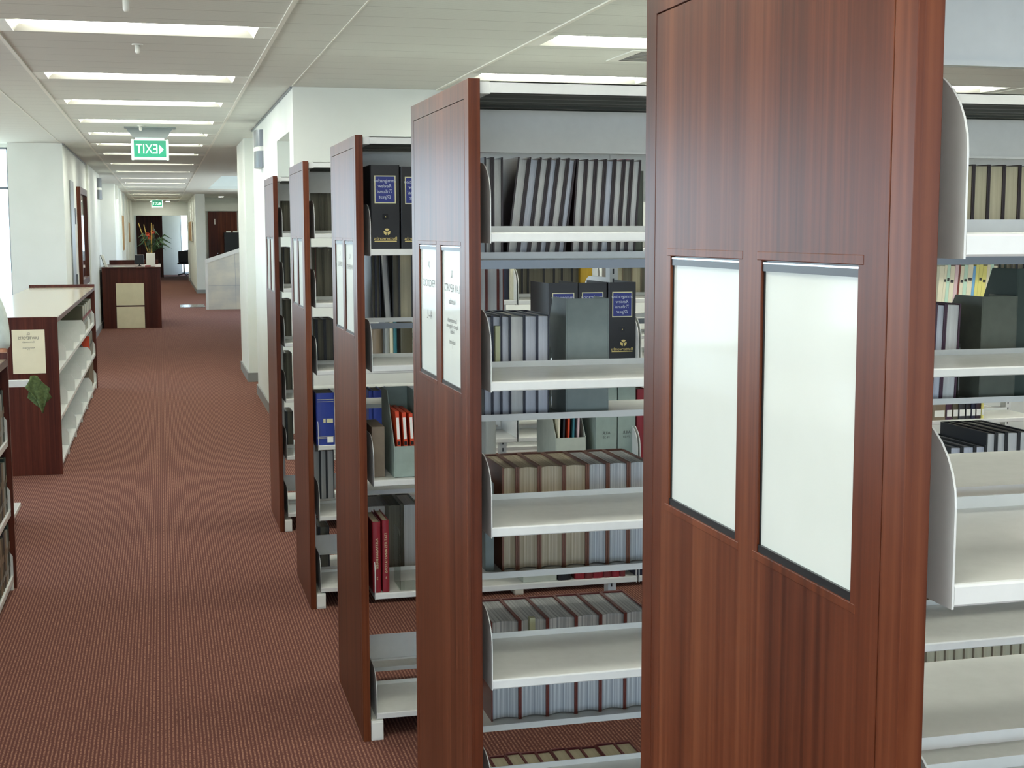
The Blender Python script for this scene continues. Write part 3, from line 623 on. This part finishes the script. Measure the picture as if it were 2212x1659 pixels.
# unit 3 lower shelf above the rust-brown books
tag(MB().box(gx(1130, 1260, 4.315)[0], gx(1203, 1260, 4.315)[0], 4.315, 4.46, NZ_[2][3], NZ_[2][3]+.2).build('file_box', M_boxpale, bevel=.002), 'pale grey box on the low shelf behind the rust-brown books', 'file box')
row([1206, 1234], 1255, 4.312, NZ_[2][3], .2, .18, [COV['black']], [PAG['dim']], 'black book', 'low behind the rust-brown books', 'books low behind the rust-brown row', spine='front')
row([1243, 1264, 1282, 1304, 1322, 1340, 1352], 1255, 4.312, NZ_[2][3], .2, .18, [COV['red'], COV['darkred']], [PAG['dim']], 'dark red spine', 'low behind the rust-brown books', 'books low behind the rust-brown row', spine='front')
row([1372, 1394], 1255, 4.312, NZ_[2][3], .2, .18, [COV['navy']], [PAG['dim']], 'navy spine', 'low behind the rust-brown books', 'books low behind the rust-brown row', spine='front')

# unit 3, right of the nearest panel, seen through unit 2
PC = ['cream', 'cream', 'mint', 'cream', 'pink', 'rust', 'cream', 'mint', 'cream', 'sky', 'lemon', 'lemon', 'lemon', 'cream', 'mint', 'cream']
pe = [2018, 2028, 2034, 2041, 2051, 2059, 2063, 2071, 2079, 2090, 2096, 2103, 2111, 2120, 2127, 2134, 2142]
for i in range(16):
    a, b = gx(pe[i], 640, 4.38)[0], gx(pe[i+1], 640, 4.38)[0]
    o = empty('booklet', (b, 4.38, NZ_[2][1]), (0, .07, 0)); tag(o, f'{ORD[i]} pale booklet from left, leaning above the purple books', 'booklet', 'pale leaning booklets')
    w_ = b-a-.0008; hh = .295+.004*(i % 3)
    c = MB().box(-w_-.0002, -.0002, 0, .2, 0, hh, 0)
    if i in (1, 2, 3, 6, 7, 8, 11, 12, 14): c.add([(-w_*.85, -.0005, hh*.80), (-w_*.15, -.0005, hh*.80), (-w_*.15, -.0005, hh*.835), (-w_*.85, -.0005, hh*.835)], [(0, 1, 2, 3)], 1)
    c.build('cover', [COV[PC[i]], M_inkd], o)
row([2146, 2160, 2172, 2184, 2196, 2212], 600, 4.68, FZ_[2][1], .2, .2, [COV['black'], COV['green'], COV['olive'], COV['navy']], [PAG['dim']], 'dark book', 'behind the olive-grey file box', 'dark books behind the olive-grey box', t=.004)
row([2015, 2044, 2058, 2071, 2086, 2098, 2108, 2120, 2126], 890, 5.95, NZ_[3][3], .2, .17, [COV['tan'], COV['purple'], COV['olive'], COV['charcoal'], COV['black'], COV['navy'], COV['maroon'], COV['lemon']], [PAG['dim']], 'small labelled book', 'above the black books', 'small labelled books above the black books', spine='front', titles=[(.08, .24, M_white)])

# unit 3, bay between second and third panels
B2 = 'in bay behind second end panel'
row([802, 812, 822], 630, 4.66, FZ_[2][1], .235, .2, [COV['navy']], [PAG['dim']], 'dark upright book', B2+', second row', 'grey books in the second bay', t=.003)
row([831, 846], 630, 4.66, FZ_[2][1], .235, .2, [COV['charcoal']], [PAG['grey']], 'grey leaning book', B2+', second row', 'grey books in the second bay', t=.003, lean=-.06, start=2)
row([848, 863, 891, 915], 630, 4.66, FZ_[2][1], .235, .2, [COV['charcoal']], [PAG['dim'], PAG['beige']], 'grey-paged book', B2+', second row', 'grey books in the second bay', t=.003, start=3)
tag(MB().box(gx(803, 940, 4.36)[0], gx(831, 940, 4.36)[0], 4.36, 4.54, NZ_[2][2], NZ_[2][2]+.165).build('card_box', noisecol(base('brown_card', '75695a', .7), '6f6355', '7b6f60', 20), bevel=.002), 'brown box left of the magazine file, third shelf behind second panel', 'box')
x0 = gx(851, 1000, 4.34)[0]
file_box(x0, x0+.09, 4.335, NZ_[2][2], .27, .25, M_boxsage, 'sage green magazine file holding red magazines behind the second panel', front='open')
for i in range(3):
    o = empty('magazine', (x0+.018+.022*i, 4.35, NZ_[2][2]+.004), (0, -.05, 0)); tag(o, f'{ORD[i]} red magazine from left in the sage green file', 'magazine', 'red magazines in the sage file')
    c = MB().box(0, .012, 0, .2, 0, .21-.004*i, 0).box(.0015, .0105, -.0005, .0005, .12, .19, 1).box(.0015, .0105, -.0005, .0005, .10, .112, 2); c.build('cover', [COV['orange'], M_white, M_black], o)
for i, (pa, pb, hh) in enumerate(((806, 824, .232), (827, 842, .236))):
    a, b = gx(pa, 1250, 4.315)[0], gx(pb, 1250, 4.315)[0]
    def deco(k, w_, hh_, mats, i=i):
        mats.append(M_gold); n_ = len(mats)-1
        v, f = text_geo('AUSTRALIAN DIGEST' if i == 0 else 'STATUTES ANNOTATIONS', .0115)
        k.add([(-w_/2-p[1], -.0006, hh_*.55-p[0]*.95) for p in v], f, n_)
        v, f = text_geo('3', .012); k.add([(-w_/2-p[0], -.0006, hh_*.2+p[1]) for p in v], f, n_)
    book(a, b, 4.315, NZ_[2][3], hh, .19, COV['red'], PAG['beige'], 'front', label=('left' if i == 0 else 'right')+' of two slim red books standing behind the second panel', group='slim red books behind the second panel', t=.0025, deco=deco)
bookend(gx(862, 1200, 4.33)[0], 4.318, NZ_[2][3], .20, .12, 'clear plastic bookend right of the two slim red books')
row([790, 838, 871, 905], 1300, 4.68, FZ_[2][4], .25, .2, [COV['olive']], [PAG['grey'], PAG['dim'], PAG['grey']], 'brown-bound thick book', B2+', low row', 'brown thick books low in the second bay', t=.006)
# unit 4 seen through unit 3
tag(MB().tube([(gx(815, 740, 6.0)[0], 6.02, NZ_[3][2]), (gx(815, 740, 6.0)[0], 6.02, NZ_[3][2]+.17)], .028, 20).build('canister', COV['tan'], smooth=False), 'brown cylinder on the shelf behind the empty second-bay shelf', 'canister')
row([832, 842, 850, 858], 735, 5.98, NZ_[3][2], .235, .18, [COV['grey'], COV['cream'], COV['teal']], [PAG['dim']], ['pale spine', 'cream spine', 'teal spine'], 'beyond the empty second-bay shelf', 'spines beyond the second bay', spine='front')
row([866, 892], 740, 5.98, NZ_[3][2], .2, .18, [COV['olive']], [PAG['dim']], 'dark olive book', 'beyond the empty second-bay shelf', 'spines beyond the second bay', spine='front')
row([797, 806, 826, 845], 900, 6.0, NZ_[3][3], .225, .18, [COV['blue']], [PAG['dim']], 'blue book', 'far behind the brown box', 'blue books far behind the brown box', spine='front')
# unit 4 own bay
B3 = 'in bay behind third end panel'
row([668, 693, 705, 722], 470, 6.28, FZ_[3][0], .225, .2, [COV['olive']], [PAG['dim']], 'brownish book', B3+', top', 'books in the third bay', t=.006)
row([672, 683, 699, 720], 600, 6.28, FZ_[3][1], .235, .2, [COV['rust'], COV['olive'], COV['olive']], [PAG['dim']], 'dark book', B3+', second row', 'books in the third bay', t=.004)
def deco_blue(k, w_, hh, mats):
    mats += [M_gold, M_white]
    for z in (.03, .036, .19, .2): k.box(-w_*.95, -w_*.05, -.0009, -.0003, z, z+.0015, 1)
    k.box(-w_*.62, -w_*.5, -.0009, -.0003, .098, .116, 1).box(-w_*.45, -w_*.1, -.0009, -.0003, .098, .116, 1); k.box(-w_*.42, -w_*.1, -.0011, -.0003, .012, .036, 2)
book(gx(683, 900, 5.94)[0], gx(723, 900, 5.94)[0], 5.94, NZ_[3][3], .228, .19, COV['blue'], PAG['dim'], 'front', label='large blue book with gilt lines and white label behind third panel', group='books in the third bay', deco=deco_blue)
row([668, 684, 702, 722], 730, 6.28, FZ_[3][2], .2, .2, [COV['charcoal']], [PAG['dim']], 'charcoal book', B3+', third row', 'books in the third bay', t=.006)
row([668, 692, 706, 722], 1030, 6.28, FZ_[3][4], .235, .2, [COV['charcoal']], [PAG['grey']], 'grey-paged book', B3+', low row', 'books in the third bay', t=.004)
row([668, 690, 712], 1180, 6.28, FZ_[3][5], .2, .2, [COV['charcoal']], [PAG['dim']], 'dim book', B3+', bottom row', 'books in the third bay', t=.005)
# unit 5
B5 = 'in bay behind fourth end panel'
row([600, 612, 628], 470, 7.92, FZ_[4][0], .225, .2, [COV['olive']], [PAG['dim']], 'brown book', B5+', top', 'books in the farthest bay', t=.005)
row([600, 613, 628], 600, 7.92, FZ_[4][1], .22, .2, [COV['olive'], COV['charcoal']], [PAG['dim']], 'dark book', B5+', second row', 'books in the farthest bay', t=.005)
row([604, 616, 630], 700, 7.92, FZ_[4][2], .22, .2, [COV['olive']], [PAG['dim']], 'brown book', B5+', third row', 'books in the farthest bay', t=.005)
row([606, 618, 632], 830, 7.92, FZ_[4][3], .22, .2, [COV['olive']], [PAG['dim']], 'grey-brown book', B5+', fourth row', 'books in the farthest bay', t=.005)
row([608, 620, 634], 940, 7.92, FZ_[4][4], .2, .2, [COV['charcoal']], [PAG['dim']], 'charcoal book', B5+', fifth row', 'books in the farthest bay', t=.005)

# ------------------------------------------------------------------ low bookcases on the left
CX0, CX1 = -1.356, -.70
CZ = [.70, .375, .065]
def low_case(y0, y1, label, bays, sheet):
    u = empty('low_bookcase', (CX1, y0, 0)); tag(u, label, 'bookcase', 'low bookcases along the corridor'); Wc = CX1-CX0; L = y1-y0; H = 1.072
    for ya in (0, L-.03):
        MB().box(-Wc, 0, ya, ya+.03, 0, H+(.03 if ya else .008)).build('end_panel', M_woodd, u, .002)
    MB().box(-Wc+.004, -.006, .03, L-.03, H-.03, H, 0).box(-.006, 0, .03, L-.03, H-.03, H, 1).box(-Wc, -Wc+.004, .03, L-.03, H-.03, H, 1).build('top', [M_topcream, M_woodd], u)
    MB().box(-Wc/2-.004, -Wc/2+.004, .03, L-.03, .1, H-.03).build('back_panel', M_metal, u)
    bl = (L-.06)/bays
    for b_ in range(bays):
        ya, yb = .03+b_*bl+.002, .03+(b_+1)*bl-.002
        for z in CZ:
            for sd in (0, 1):
                xf = -.012 if sd == 0 else -Wc+.012; sg = -1 if sd == 0 else 1
                sh = MB().prism([(xf+sg*a, z+c) for a, c in ((.012, -.028), (0, -.028), (0, -.001), (.001, 0), (.30, 0), (.30, -.002), (.002, -.002), (.002, -.026), (.012, -.026))], 'y', ya, yb).build('shelf', M_metal, u)
                if sd == 0:
                    for ye in (ya, yb-.002): MB().prism([(xf-.0, z-.03), (xf-.0, z+.09), (xf-.03, z+.135), (xf-.3, z+.135), (xf-.3, z-.03)], 'y', ye, ye+.002).build('end_bracket', M_metal, sh)
        for xf in (-.05, -Wc+.012): MB().box(xf, xf+.038, yb-.03, yb, 0, .036).build('foot', M_white, u)
    if sheet:
        s_ = MB().box(-.294, -.084, -.004, 0, .70, .997, 0)
        for t, sz, z in (('KL', .025, .968), ('LAW REPORTS', .0265, .940), ('Commonwealth', .016, .914), ('Authorised Reports', .013, .874), ('1 - 9', .012, .862)): put_text(s_, t, sz, lambda a, b: (-.189+a*.75, -.0045, z+b), 1)
        h = s_.build('sign_sheet', [M_ivory, M_inkd], u)
    return u
M_topcream = base('cream_laminate_top', 'c3b9a4', .16)
low_case(9.76, 15.2, 'long low bookcase with sign sheet on its dark end panel, mostly empty shelves', 6, True)
low_case(3.2, 6.66, 'low bookcase at the lower left edge, full of drab books', 4, False)
# books on the low cases, rows running along y facing the corridor
def side_row(y0, step, n, x, z, h, covers, desc, where, group, d=.2, t1=None, page='beige'):
    for i in range(n):
        a = y0+i*step; w_ = step*.96
        book(a, a+w_, x, z, h*(1-.03*((i*7) % 3)), d, covers[i % len(covers)], PAG[page], 'front', label=f'{nth(i)} {desc} {where}', group=group, axis='y', titles=t1)
# near face towards +x: local y axis points to -x after the quarter turn
side_row(13.46, .052, 31, CX1-.035, CZ[0], .26, [COV['olive'], COV['grey'], COV['tan'], COV['grey'], COV['cream'], COV['green']], 'mixed book', 'at the far end of the long low bookcase, top shelf', 'books on the top shelf of the long low bookcase', t1=[(.5, .62, COV['red']), (.3, .42, COV['grey'])])
side_row(14.40, .060, 12, CX1-.035, CZ[1], .25, [COV['grey'], COV['olive'], COV['tan']], 'grey book', 'at the far end of the long low bookcase, middle shelf', 'books on the middle shelf of the long low bookcase', t1=[(.5, .6, COV['charcoal'])])
side_row(14.36, .085, 9, CX1-.035, CZ[2], .24, [COV['tan'], COV['olive']], 'tan book', 'at the far end of the long low bookcase, bottom shelf', 'books on the bottom shelf of the long low bookcase')
# sign-post style orange bookend
o = empty('bookend', (CX1-.03, 14.36, CZ[1])); tag(o, 'bright orange-red bookend on the middle shelf of the long low bookcase', 'bookend')
MB().prism([(0, 0), (0, .235), (-.2, .235), (-.2, .19), (-.09, .17), (-.05, .12), (-.045, 0)], 'y', 0, .012).build('upright_plate', COV['orange'], o)
dk = [COV['tan'], COV['olive'], COV['charcoal'], COV['tan'], COV['grey'], COV['green'], COV['olive']]
for z, hh, nm in ((CZ[0], .235, 'top'), (CZ[1], .25, 'middle'), (CZ[2], .25, 'bottom')):
    side_row(5.83, .06, 13, CX1-.02, z, hh, dk, 'drab book', f'near the far end of the lower left bookcase, {nm} shelf', f'drab books on the {nm} shelf of the lower left bookcase', t1=[(.55, .68, COV['tan']), (.2, .3, COV['grey'])])

# book trolley with its handle rail and green cloth
t = empty('book_trolley', (-.672, 7.6, 0)); tag(t, 'white book trolley mostly hidden behind the lower left bookcase', 'trolley')
MB().box(-.68, -.158, -.1, .66, .075, .10).build('base_tray', M_metal, t, .004)
MB().box(-.66, -.02, .58, .62, .777, .816).build('handle_rail', M_metal, t, .003)
for x in (-.6,):
    for y in (-.06, .60): MB().box(x-.015, x+.015, y-.015, y+.015, .10, .79).build('post', M_metal, t)
MB().box(-.66, -.3, -.1, .62, .42, .44).build('tray', M_metal, t)
for x in (-.62, -.2):
    for y in (-.04, .58): MB().tube([(x-.012, y, (.038)), (x+.012, y, .038)], .037, 14).build('castor', M_black, t)
def cloth():
    m = MB(); cx, cy, zt = -.722, 8.2, .838; n = 15; v = []; f = []
    M_ = 12
    for j in range(M_):
        q = j/(M_-1)
        for i in range(n):
            s_ = i/(n-1)*2-1
            wd = .02+.046*min(1, q*2.2)*(1-.8*max(0, q-.5)/.5)
            xx = s_*wd+.035*q; zz = -.015-q*.20+(.02*math.cos(s_*1.5) if q < .2 else 0)+abs(s_-.1)*.09*q
            yy = -.028-.008*math.sin(s_*7+q*2)*q-.01*(1-q)
            if q == 0: zz = .004*math.cos(s_*1.5)
            v.append((cx+xx, cy+yy, zt+zz))
    f = [(j*n+i, j*n+i+1, (j+1)*n+i+1, (j+1)*n+i) for j in range(M_-1) for i in range(n-1)]
    b0 = len(v)                                              # shorter back fall over the rail
    for j in range(8):
        q = j/7
        for i in range(n):
            s_ = i/(n-1)*2-1; wd = .022+.045*q; a = v[i]
            v.append((cx+s_*wd+.02*q, cy+(-.02 if j == 0 else .038+.006*math.sin(s_*6)*q), zt+.004-.025*(j > 0)-q*.17+abs(s_)*.06*q))
    f += [(i, i+1, b0+n+i+1, b0+n+i) for i in range(n-1)]
    f += [(b0+j*n+i, b0+j*n+i+1, b0+(j+1)*n+i+1, b0+(j+1)*n+i) for j in range(1, 7) for i in range(n-1)]
    m.add(v, f); o = m.build('cloth', noisecol(base('green_towel', '55643f', .95, spec=.1), '475636', '66744a', 90, bump=.6), smooth=True)
    s = o.modifiers.new('solid', 'SOLIDIFY'); s.thickness = .005; s.offset = 0
    return o
tag(cloth(), 'green cloth hanging over the white trolley rail', 'cloth')

# ------------------------------------------------------------------ fittings of the corridor walls
def sconce(loc, r, h, label, sgn=-1):
    o = empty('wall_light', loc); tag(o, label, 'wall light', 'half-round wall lights'); n = 14
    def half(z0, z1, rr, m, nm, mat):
        pts = [(sgn*rr*.55*math.sin(math.pi*k/n), rr*1.5*math.cos(math.pi*k/n)) for k in range(n+1)]
        MB().prism(pts, 'z', z0, z1).build(nm, mat, o, smooth=False)
    half(.02, h/2, r, 0, 'upper_shade', M_greymetal); half(-h/2, -.02, r, 0, 'lower_shade', M_greymetal); half(-.02, .02, r*.96, 0, 'band', M_white)
    return o
sconce((.92, 12.95, 2.40), .13, .34, 'grey half-round wall light on the right wall above the last shelves')
sconce((-1.04, 24.95, 2.39), .13, .36, 'grey half-round wall light on the left wall before the desk', 1)
d = empty('door_panel', (-1.066, 17.72, 0)); tag(d, 'steel lift doorway panel in the left wall beside the framed board', 'door')
MB().box(0, .012, 0, .62, 0, 2.28).build('leaf', M_steel, d); MB().box(.012, .03, .5, .56, .98, 1.12).build('push_plate', M_greymetal, d); MB().box(.012, .022, .66, .78, 1.75, 1.95).build('call_plate', M_greymetal, d)
d = empty('framed_board', (-1.07, 19.15, .93)); tag(d, 'tall red timber framed glass board on the left wall', 'board')
fm = MB()
Wb, Hb = 1.75, 1.32
fm.box(0, .05, 0, .09, 0, Hb).box(0, .05, Wb-.09, Wb, 0, Hb).box(0, .05, .09, Wb-.09, 0, .09).box(0, .05, .09, Wb-.09, Hb-.09, Hb); fm.build('frame', M_wood, d, .003)
MB().box(0, .02, .09, Wb-.09, .09, Hb-.09).build('glass', base('dark_glass', '5a5a5e', .04, coat=1), d)
for (x0, x1, y, z0, z1, lb) in ((-.925, -.895, 39.6, 1.28, 2.11, 'leftmost tan noticeboard on the far corridor pillars'),):
    pass
def board(xc, y0, y1, z0, z1, label, dx=.02):
    o = empty('noticeboard', (xc+(.004 if dx > 0 and xc < 0 else -.03), y0, z0)); tag(o, label, 'noticeboard', 'tan noticeboards in the far corridor')
    MB().box(0, dx, 0, y1-y0, 0, z1-z0).build('panel', M_tan, o); MB().box(-.0, dx+.004, -.01, 0, 0, z1-z0).build('edge_strip', M_white, o)
M_tan = noisecol(base('tan_cork', 'a07c4e', .8), '977447', 'a98556', 60)
board(-.93, 34.6, 36.6, 1.2, 2.05, 'nearer tan noticeboard on the left of the far corridor')
board(-.93, 41.2, 43.4, 1.35, 1.93, 'farther tan noticeboard on the left of the far corridor')
board(.885, 41.0, 45.2, 1.38, 1.95, 'tan noticeboard on the right of the far corridor')
o = empty('emergency_light', (-.93, 31.0, 2.36)); tag(o, 'white strip light standing out from the left pillar behind the desk', 'light'); MB().box(0, .05, 0, .3, 0, .28).build('housing', M_white, o, .004)
# reception desk
d = empty('reception_desk', (-1.0, 24.5, 0)); tag(d, 'dark timber reception desk with two cream panels at its end', 'desk')
MB().box(0, .967, 0, .04, 0, 1.03).box(.03, .937, .04, 2.4, .02, 1.0).build('body', M_woodd, d, .003)
MB().box(-.01, .977, -.01, 2.45, 1.03, 1.05).build('counter_top', M_woodd, d, .003)
MB().box(.05, .93, 2.2, 2.24, 1.05, 1.13).build('screen', M_woodd, d)
for z0, z1 in ((.006, .373), (.398, .778)): MB().box(.222, .686, -.008, 0, z0, z1).build('cream_panel', M_ivory, d)
v = empty('plant_arrangement', (-.19, 25.0, 1.05)); tag(v, 'white square vase of bamboo canes and red flowers on the desk', 'plant')
MB().prism([(-.075, -.075), (.075, -.075), (.075, .075), (-.075, .075)], 'z', 0, .235).build('vase', M_white, v, .004)
for i, (a, b) in enumerate(((-.16, 0), (-.09, .03), (.02, .0), (.03, .03))):
    MB().tube([(-.03+.02*i, b, .2), (-.03+.02*i+a*.5, b, .5), (-.03+.02*i+a, b, .76-.03*(i % 2))], .0075, 8).build('bamboo_cane', base('cane_%d' % i, 'a8873c', .6), v)
for x, z, y in ((-.04, .56, -.02), (.05, .60, .02), (-.0, .5, .05)):
    m = MB()
    for q in range(7):
        a = q*.9; m.add([(x, y, z), (x+.032*math.cos(a), y-.02, z+.032*math.sin(a)), (x+.04*math.cos(a+.5), y-.025, z+.04*math.sin(a+.5))], [(0, 1, 2)])
    o = m.build('flower', COV['orange'], v); s = o.modifiers.new('s', 'SOLIDIFY'); s.thickness = .006
m = MB()
for q in range(46):
    a = R.uniform(-1.0, 1.3); L = R.uniform(.16, .42); x0 = R.uniform(.0, .06); z0 = R.uniform(.2, .34); yy = R.uniform(-.12, .12)
    p1 = Vector((x0+L*.6*math.sin(a), yy*.5, z0+L*.7*math.cos(a)+.05)); p2 = Vector((x0+L*math.sin(a), yy, z0+L*.72*math.cos(a)-.03)); wv = Vector((0, .012, .016))
    m.add([Vector((x0, 0, z0)), p1-wv, p1+wv, p2], [(0, 1, 2), (1, 3, 2)])
o = m.build('foliage', noisecol(base('leaf_green', '26401f', .6), '1f3519', '3a562b', 20), v); s = o.modifiers.new('s', 'SOLIDIFY'); s.thickness = .002
tag(MB().box(-.29, -.19, 24.72, 24.80, 1.05, 1.075).build('stapler', COV['red'], bevel=.006), 'small red object in front of the white vase on the desk', 'stapler')
o = empty('desk_monitor', (-.47, 25.4, 1.05)); tag(o, 'dark screen standing on the desk left of the vase', 'monitor')
MB().box(-.0, .16, .0, .03, .03, .2).build('screen', M_black, o, .01); MB().box(.05, .11, -.03, .07, 0, .012).box(.07, .09, .03, .045, .012, .1).build('stand', M_black, o)
o = empty('display_card', (-.96, 24.85, 1.05)); tag(o, 'white leaning display card at the left end of the desk', 'card')
m = MB().prism([(0, 0), (.045, 0), (-.02, .21), (-.065, .21)], 'y', 0, .12); m.build('card', M_white, o); MB().prism([(-.01, 0), (-.001, 0), (-.066, .21), (-.075, .21)], 'y', 0, .12).build('backing', M_black, o)
tag(MB().box(-.82, -.62, 24.62, 24.9, 1.05, 1.058).build('paper_stack', M_paper), 'white papers lying flat on the desk top', 'papers')
# stone stair balustrade, floor grille, chair in the vestibule
st_ = empty('stair_balustrade', (.89, 30.0, 0)); tag(st_, 'pale stone balustrade of a rising stair at the right of the corridor', 'balustrade')
M_stone = noisecol(base('pale_marble', 'c2baa9', .35), 'b5afa0', 'd0c5ab', 2.2, (1, 1, 1.6), 6, 0, .35, .68)
pr_ = [(.06, 0), (1.8, 0), (1.8, 1.55), (.8, 1.46), (.06, 1.02)]
MB().prism([(0.05, 0), (1.85, 0), (1.85, 1.62), (.05, 1.03)], 'y', 0, .16).build('cladding', M_stone, st_)
MB().prism([(0, .98), (.0, 1.06), (1.88, 1.68), (1.88, 1.60)], 'y', -.02, .18).box(0, .05, .0, .16, 0, 1.0).build('coping', noisecol(base('stone_coping', 'cfc9bb', .4), 'c8c2b3', 'd6d0c3', 3), st_)
m = MB()
for x_ in (.62, 1.24): m.box(x_, x_+.006, -.001, 0, 0, 1.2)
m.box(.06, 1.85, -.001, 0, .5, .506); m.build('joint', M_skirt, st_)
tag(MB().box(.36, .90, 31.0, 32.1, .0, .006).build('floor_grille', M_grille), 'shiny steel floor grille in the carpet left of the stair', 'grille')
c = empty('office_chair', (.80, 53.4, 0)); tag(c, 'black chair in front of the bright window at the far end', 'chair')
MB().box(-.24, .24, -.22, .22, .44, .50).build('seat', M_black, c, .02); MB().prism([(-.2, .5), (.22, .5), (.2, .98), (-.2, .92)], 'y', .17, .22).build('backrest', M_black, c, .02)
MB().tube([(0, 0, .08), (0, 0, .44)], .03, 10).build('column', M_black, c)
for q in range(5): MB().tube([(0, 0, .09), (.27*math.cos(q*1.257), .27*math.sin(q*1.257), .04)], [.03, .02], 8).build('leg', M_black, c)

# ------------------------------------------------------------------ person at the left edge
def skin_obj(name, nodes, edges, mat, parent=None, sub=2, root=0):
    bm = bmesh.new(); lay = bm.verts.layers.skin.verify(); vs = []
    for p, r in nodes:
        v = bm.verts.new(p); r = r if isinstance(r, tuple) else (r, r); v[lay].radius = r; vs.append(v)
    for a, b in edges: bm.edges.new((vs[a], vs[b]))
    vs[root][lay].use_root = True
    me = bpy.data.meshes.new(name); bm.to_mesh(me); bm.free(); o = bpy.data.objects.new(name, me); C.objects.link(o); me.materials.append(mat)
    sk = o.modifiers.new('skin', 'SKIN'); sk.use_smooth_shade = True; su = o.modifiers.new('sub', 'SUBSURF'); su.levels = su.render_levels = sub
    if parent: o.parent = parent
    return o
M_skin = base('skin', 'b07a5e', .5); M_shirt = noisecol(base('white_shirt_cotton', 'cfdcd8', .8, spec=.2), 'c8d5d1', 'd6e3df', 30); M_trous = base('dark_trousers', '23242a', .8); M_hair = base('dark_hair', '2a1d16', .6); M_shoe = base('black_shoe', '0d0d0e', .4)
pe_ = empty('person', (-1.055, 7.24, -.03)); tag(pe_, 'person in a white short-sleeved shirt cut off by the left edge', 'person')
nodes = [((0, 0, .95), (.15, .11)), ((0, 0, 1.12), (.135, .10)), ((0, 0, 1.33), (.165, .11)), ((0, 0, 1.46), (.07, .07)), ((0, -.01, 1.54), (.05, .055)), ((0, -.025, 1.63), (.075, .095)), ((0, -.02, 1.71), (.07, .09)),
  ((.19, 0, 1.42), .055), ((.245, .02, 1.25), .047), ((.262, .0, 1.08), .04), ((.225, -.12, 1.03), .036), ((.16, -.26, .99), .027), ((.14, -.31, .98), (.035, .02)), ((.12, -.36, .975), (.036, .016)),
  ((-.19, 0, 1.42), .055), ((-.27, .02, 1.22), .046), ((-.28, -.02, 1.1), .038), ((-.22, -.14, 1.0), .034), ((-.15, -.25, .96), .027), ((-.14, -.30, .955), (.035, .02)), ((-.13, -.35, .95), (.036, .016)),
  ((.09, 0, .88), .09), ((.10, -.01, .5), .06), ((.10, .02, .28), .052), ((.10, .02, .09), .036), ((.11, -.1, .035), (.04, .028)), ((.11, -.17, .03), (.038, .02)),
  ((-.09, 0, .88), .09), ((-.10, -.01, .5), .06), ((-.10, .02, .28), .052), ((-.10, .02, .09), .036), ((-.11, -.1, .035), (.04, .028)), ((-.11, -.17, .03), (.038, .02))]
edges = [(0, 1), (1, 2), (2, 3), (3, 4), (4, 5), (5, 6), (2, 7), (7, 8), (8, 9), (9, 10), (10, 11), (11, 12), (12, 13), (2, 14), (14, 15), (15, 16), (16, 17), (17, 18), (18, 19), (19, 20),
  (0, 21), (21, 22), (22, 23), (23, 24), (24, 25), (25, 26), (0, 27), (27, 28), (28, 29), (29, 30), (30, 31), (31, 32)]
fing = []
for hb, sx_ in ((13, 1), (20, -1)):                       # four fingers and a thumb on each hand, curled over what lies below
    bx, by, bz = nodes[hb][0]
    for q, (off, ln) in enumerate(((-.027, .068), (-.009, .078), (.009, .073), (.026, .058))):
        i0 = len(nodes); nodes += [((bx+off, by-.03, bz-.002), .0085), ((bx+off*1.1, by-.03-ln*.5, bz-.012), .008), ((bx+off*1.1, by-.03-ln*.85, bz-.035), .007)]
        edges += [(hb, i0), (i0, i0+1), (i0+1, i0+2)]
    wb = hb-1; bx, by, bz = nodes[wb][0]; i0 = len(nodes); s_ = -sx_
    nodes += [((bx+s_*.045, by-.02, bz-.012), .010), ((bx+s_*.058, by-.055, bz-.025), .0085)]; edges += [(wb, i0), (i0, i0+1)]
body = skin_obj('body', nodes, edges, M_skin, pe_)
def sub(idx, grow, name, mat, extra=None):
    ids = list(idx); nn = []
    for i in ids:
        p, r = nodes[i]; r = r if isinstance(r, tuple) else (r, r); nn.append((p, (r[0]+grow, r[1]+grow)))
    ee = [(ids.index(a), ids.index(b)) for a, b in edges if a in ids and b in ids]
    return skin_obj(name, nn, ee, mat, pe_)
sub([0, 1, 2, 3, 7, 8, 9, 14, 15, 16], .016, 'shirt', M_shirt)
sub([0, 21, 22, 23, 24, 27, 28, 29, 30], .014, 'trousers', M_trous)
skin_obj('hair', [((0, .03, 1.67), (.080, .075)), ((0, .0, 1.74), (.082, .10)), ((0, .0, 1.79), (.045, .06)), ((0, .04, 1.57), (.06, .045))], [(0, 1), (1, 2), (0, 3)], M_hair, pe_)
for s_ in (.11, -.11): skin_obj('shoe', [((s_, .06, .05), (.045, .048)), ((s_, -.06, .045), (.048, .042)), ((s_, -.2, .035), (.045, .033))], [(0, 1), (1, 2)], M_shoe, pe_, root=1)
fc = MB(); 
fc.tube([(0, -.115, 1.655), (0, -.142, 1.625), (0, -.118, 1.615)], [.008, .014, .008], 8); fc.build('nose', M_skin, pe_, smooth=True)
for s_ in (-1, 1):
    MB().tube([(s_*.032-.012, -.108, 1.655), (s_*.032, -.114, 1.655), (s_*.032+.012, -.108, 1.655)], [.003, .008, .003], 8).tube([(s_*.032, -.119, 1.655), (s_*.032, -.1225, 1.655)], .004, 8, 1).build('eye', [M_white, M_black], pe_, smooth=True)
    MB().tube([(s_*.078, -.02, 1.62), (s_*.088, -.005, 1.65), (s_*.08, -.01, 1.67)], [.008, .012, .008], 8).build('ear', M_skin, pe_, smooth=True)
MB().tube([(-.025, -.108, 1.585), (0, -.117, 1.583), (.025, -.108, 1.585)], [.003, .006, .003], 8).build('mouth', base('lips', '8e4a44', .5), pe_, smooth=True)
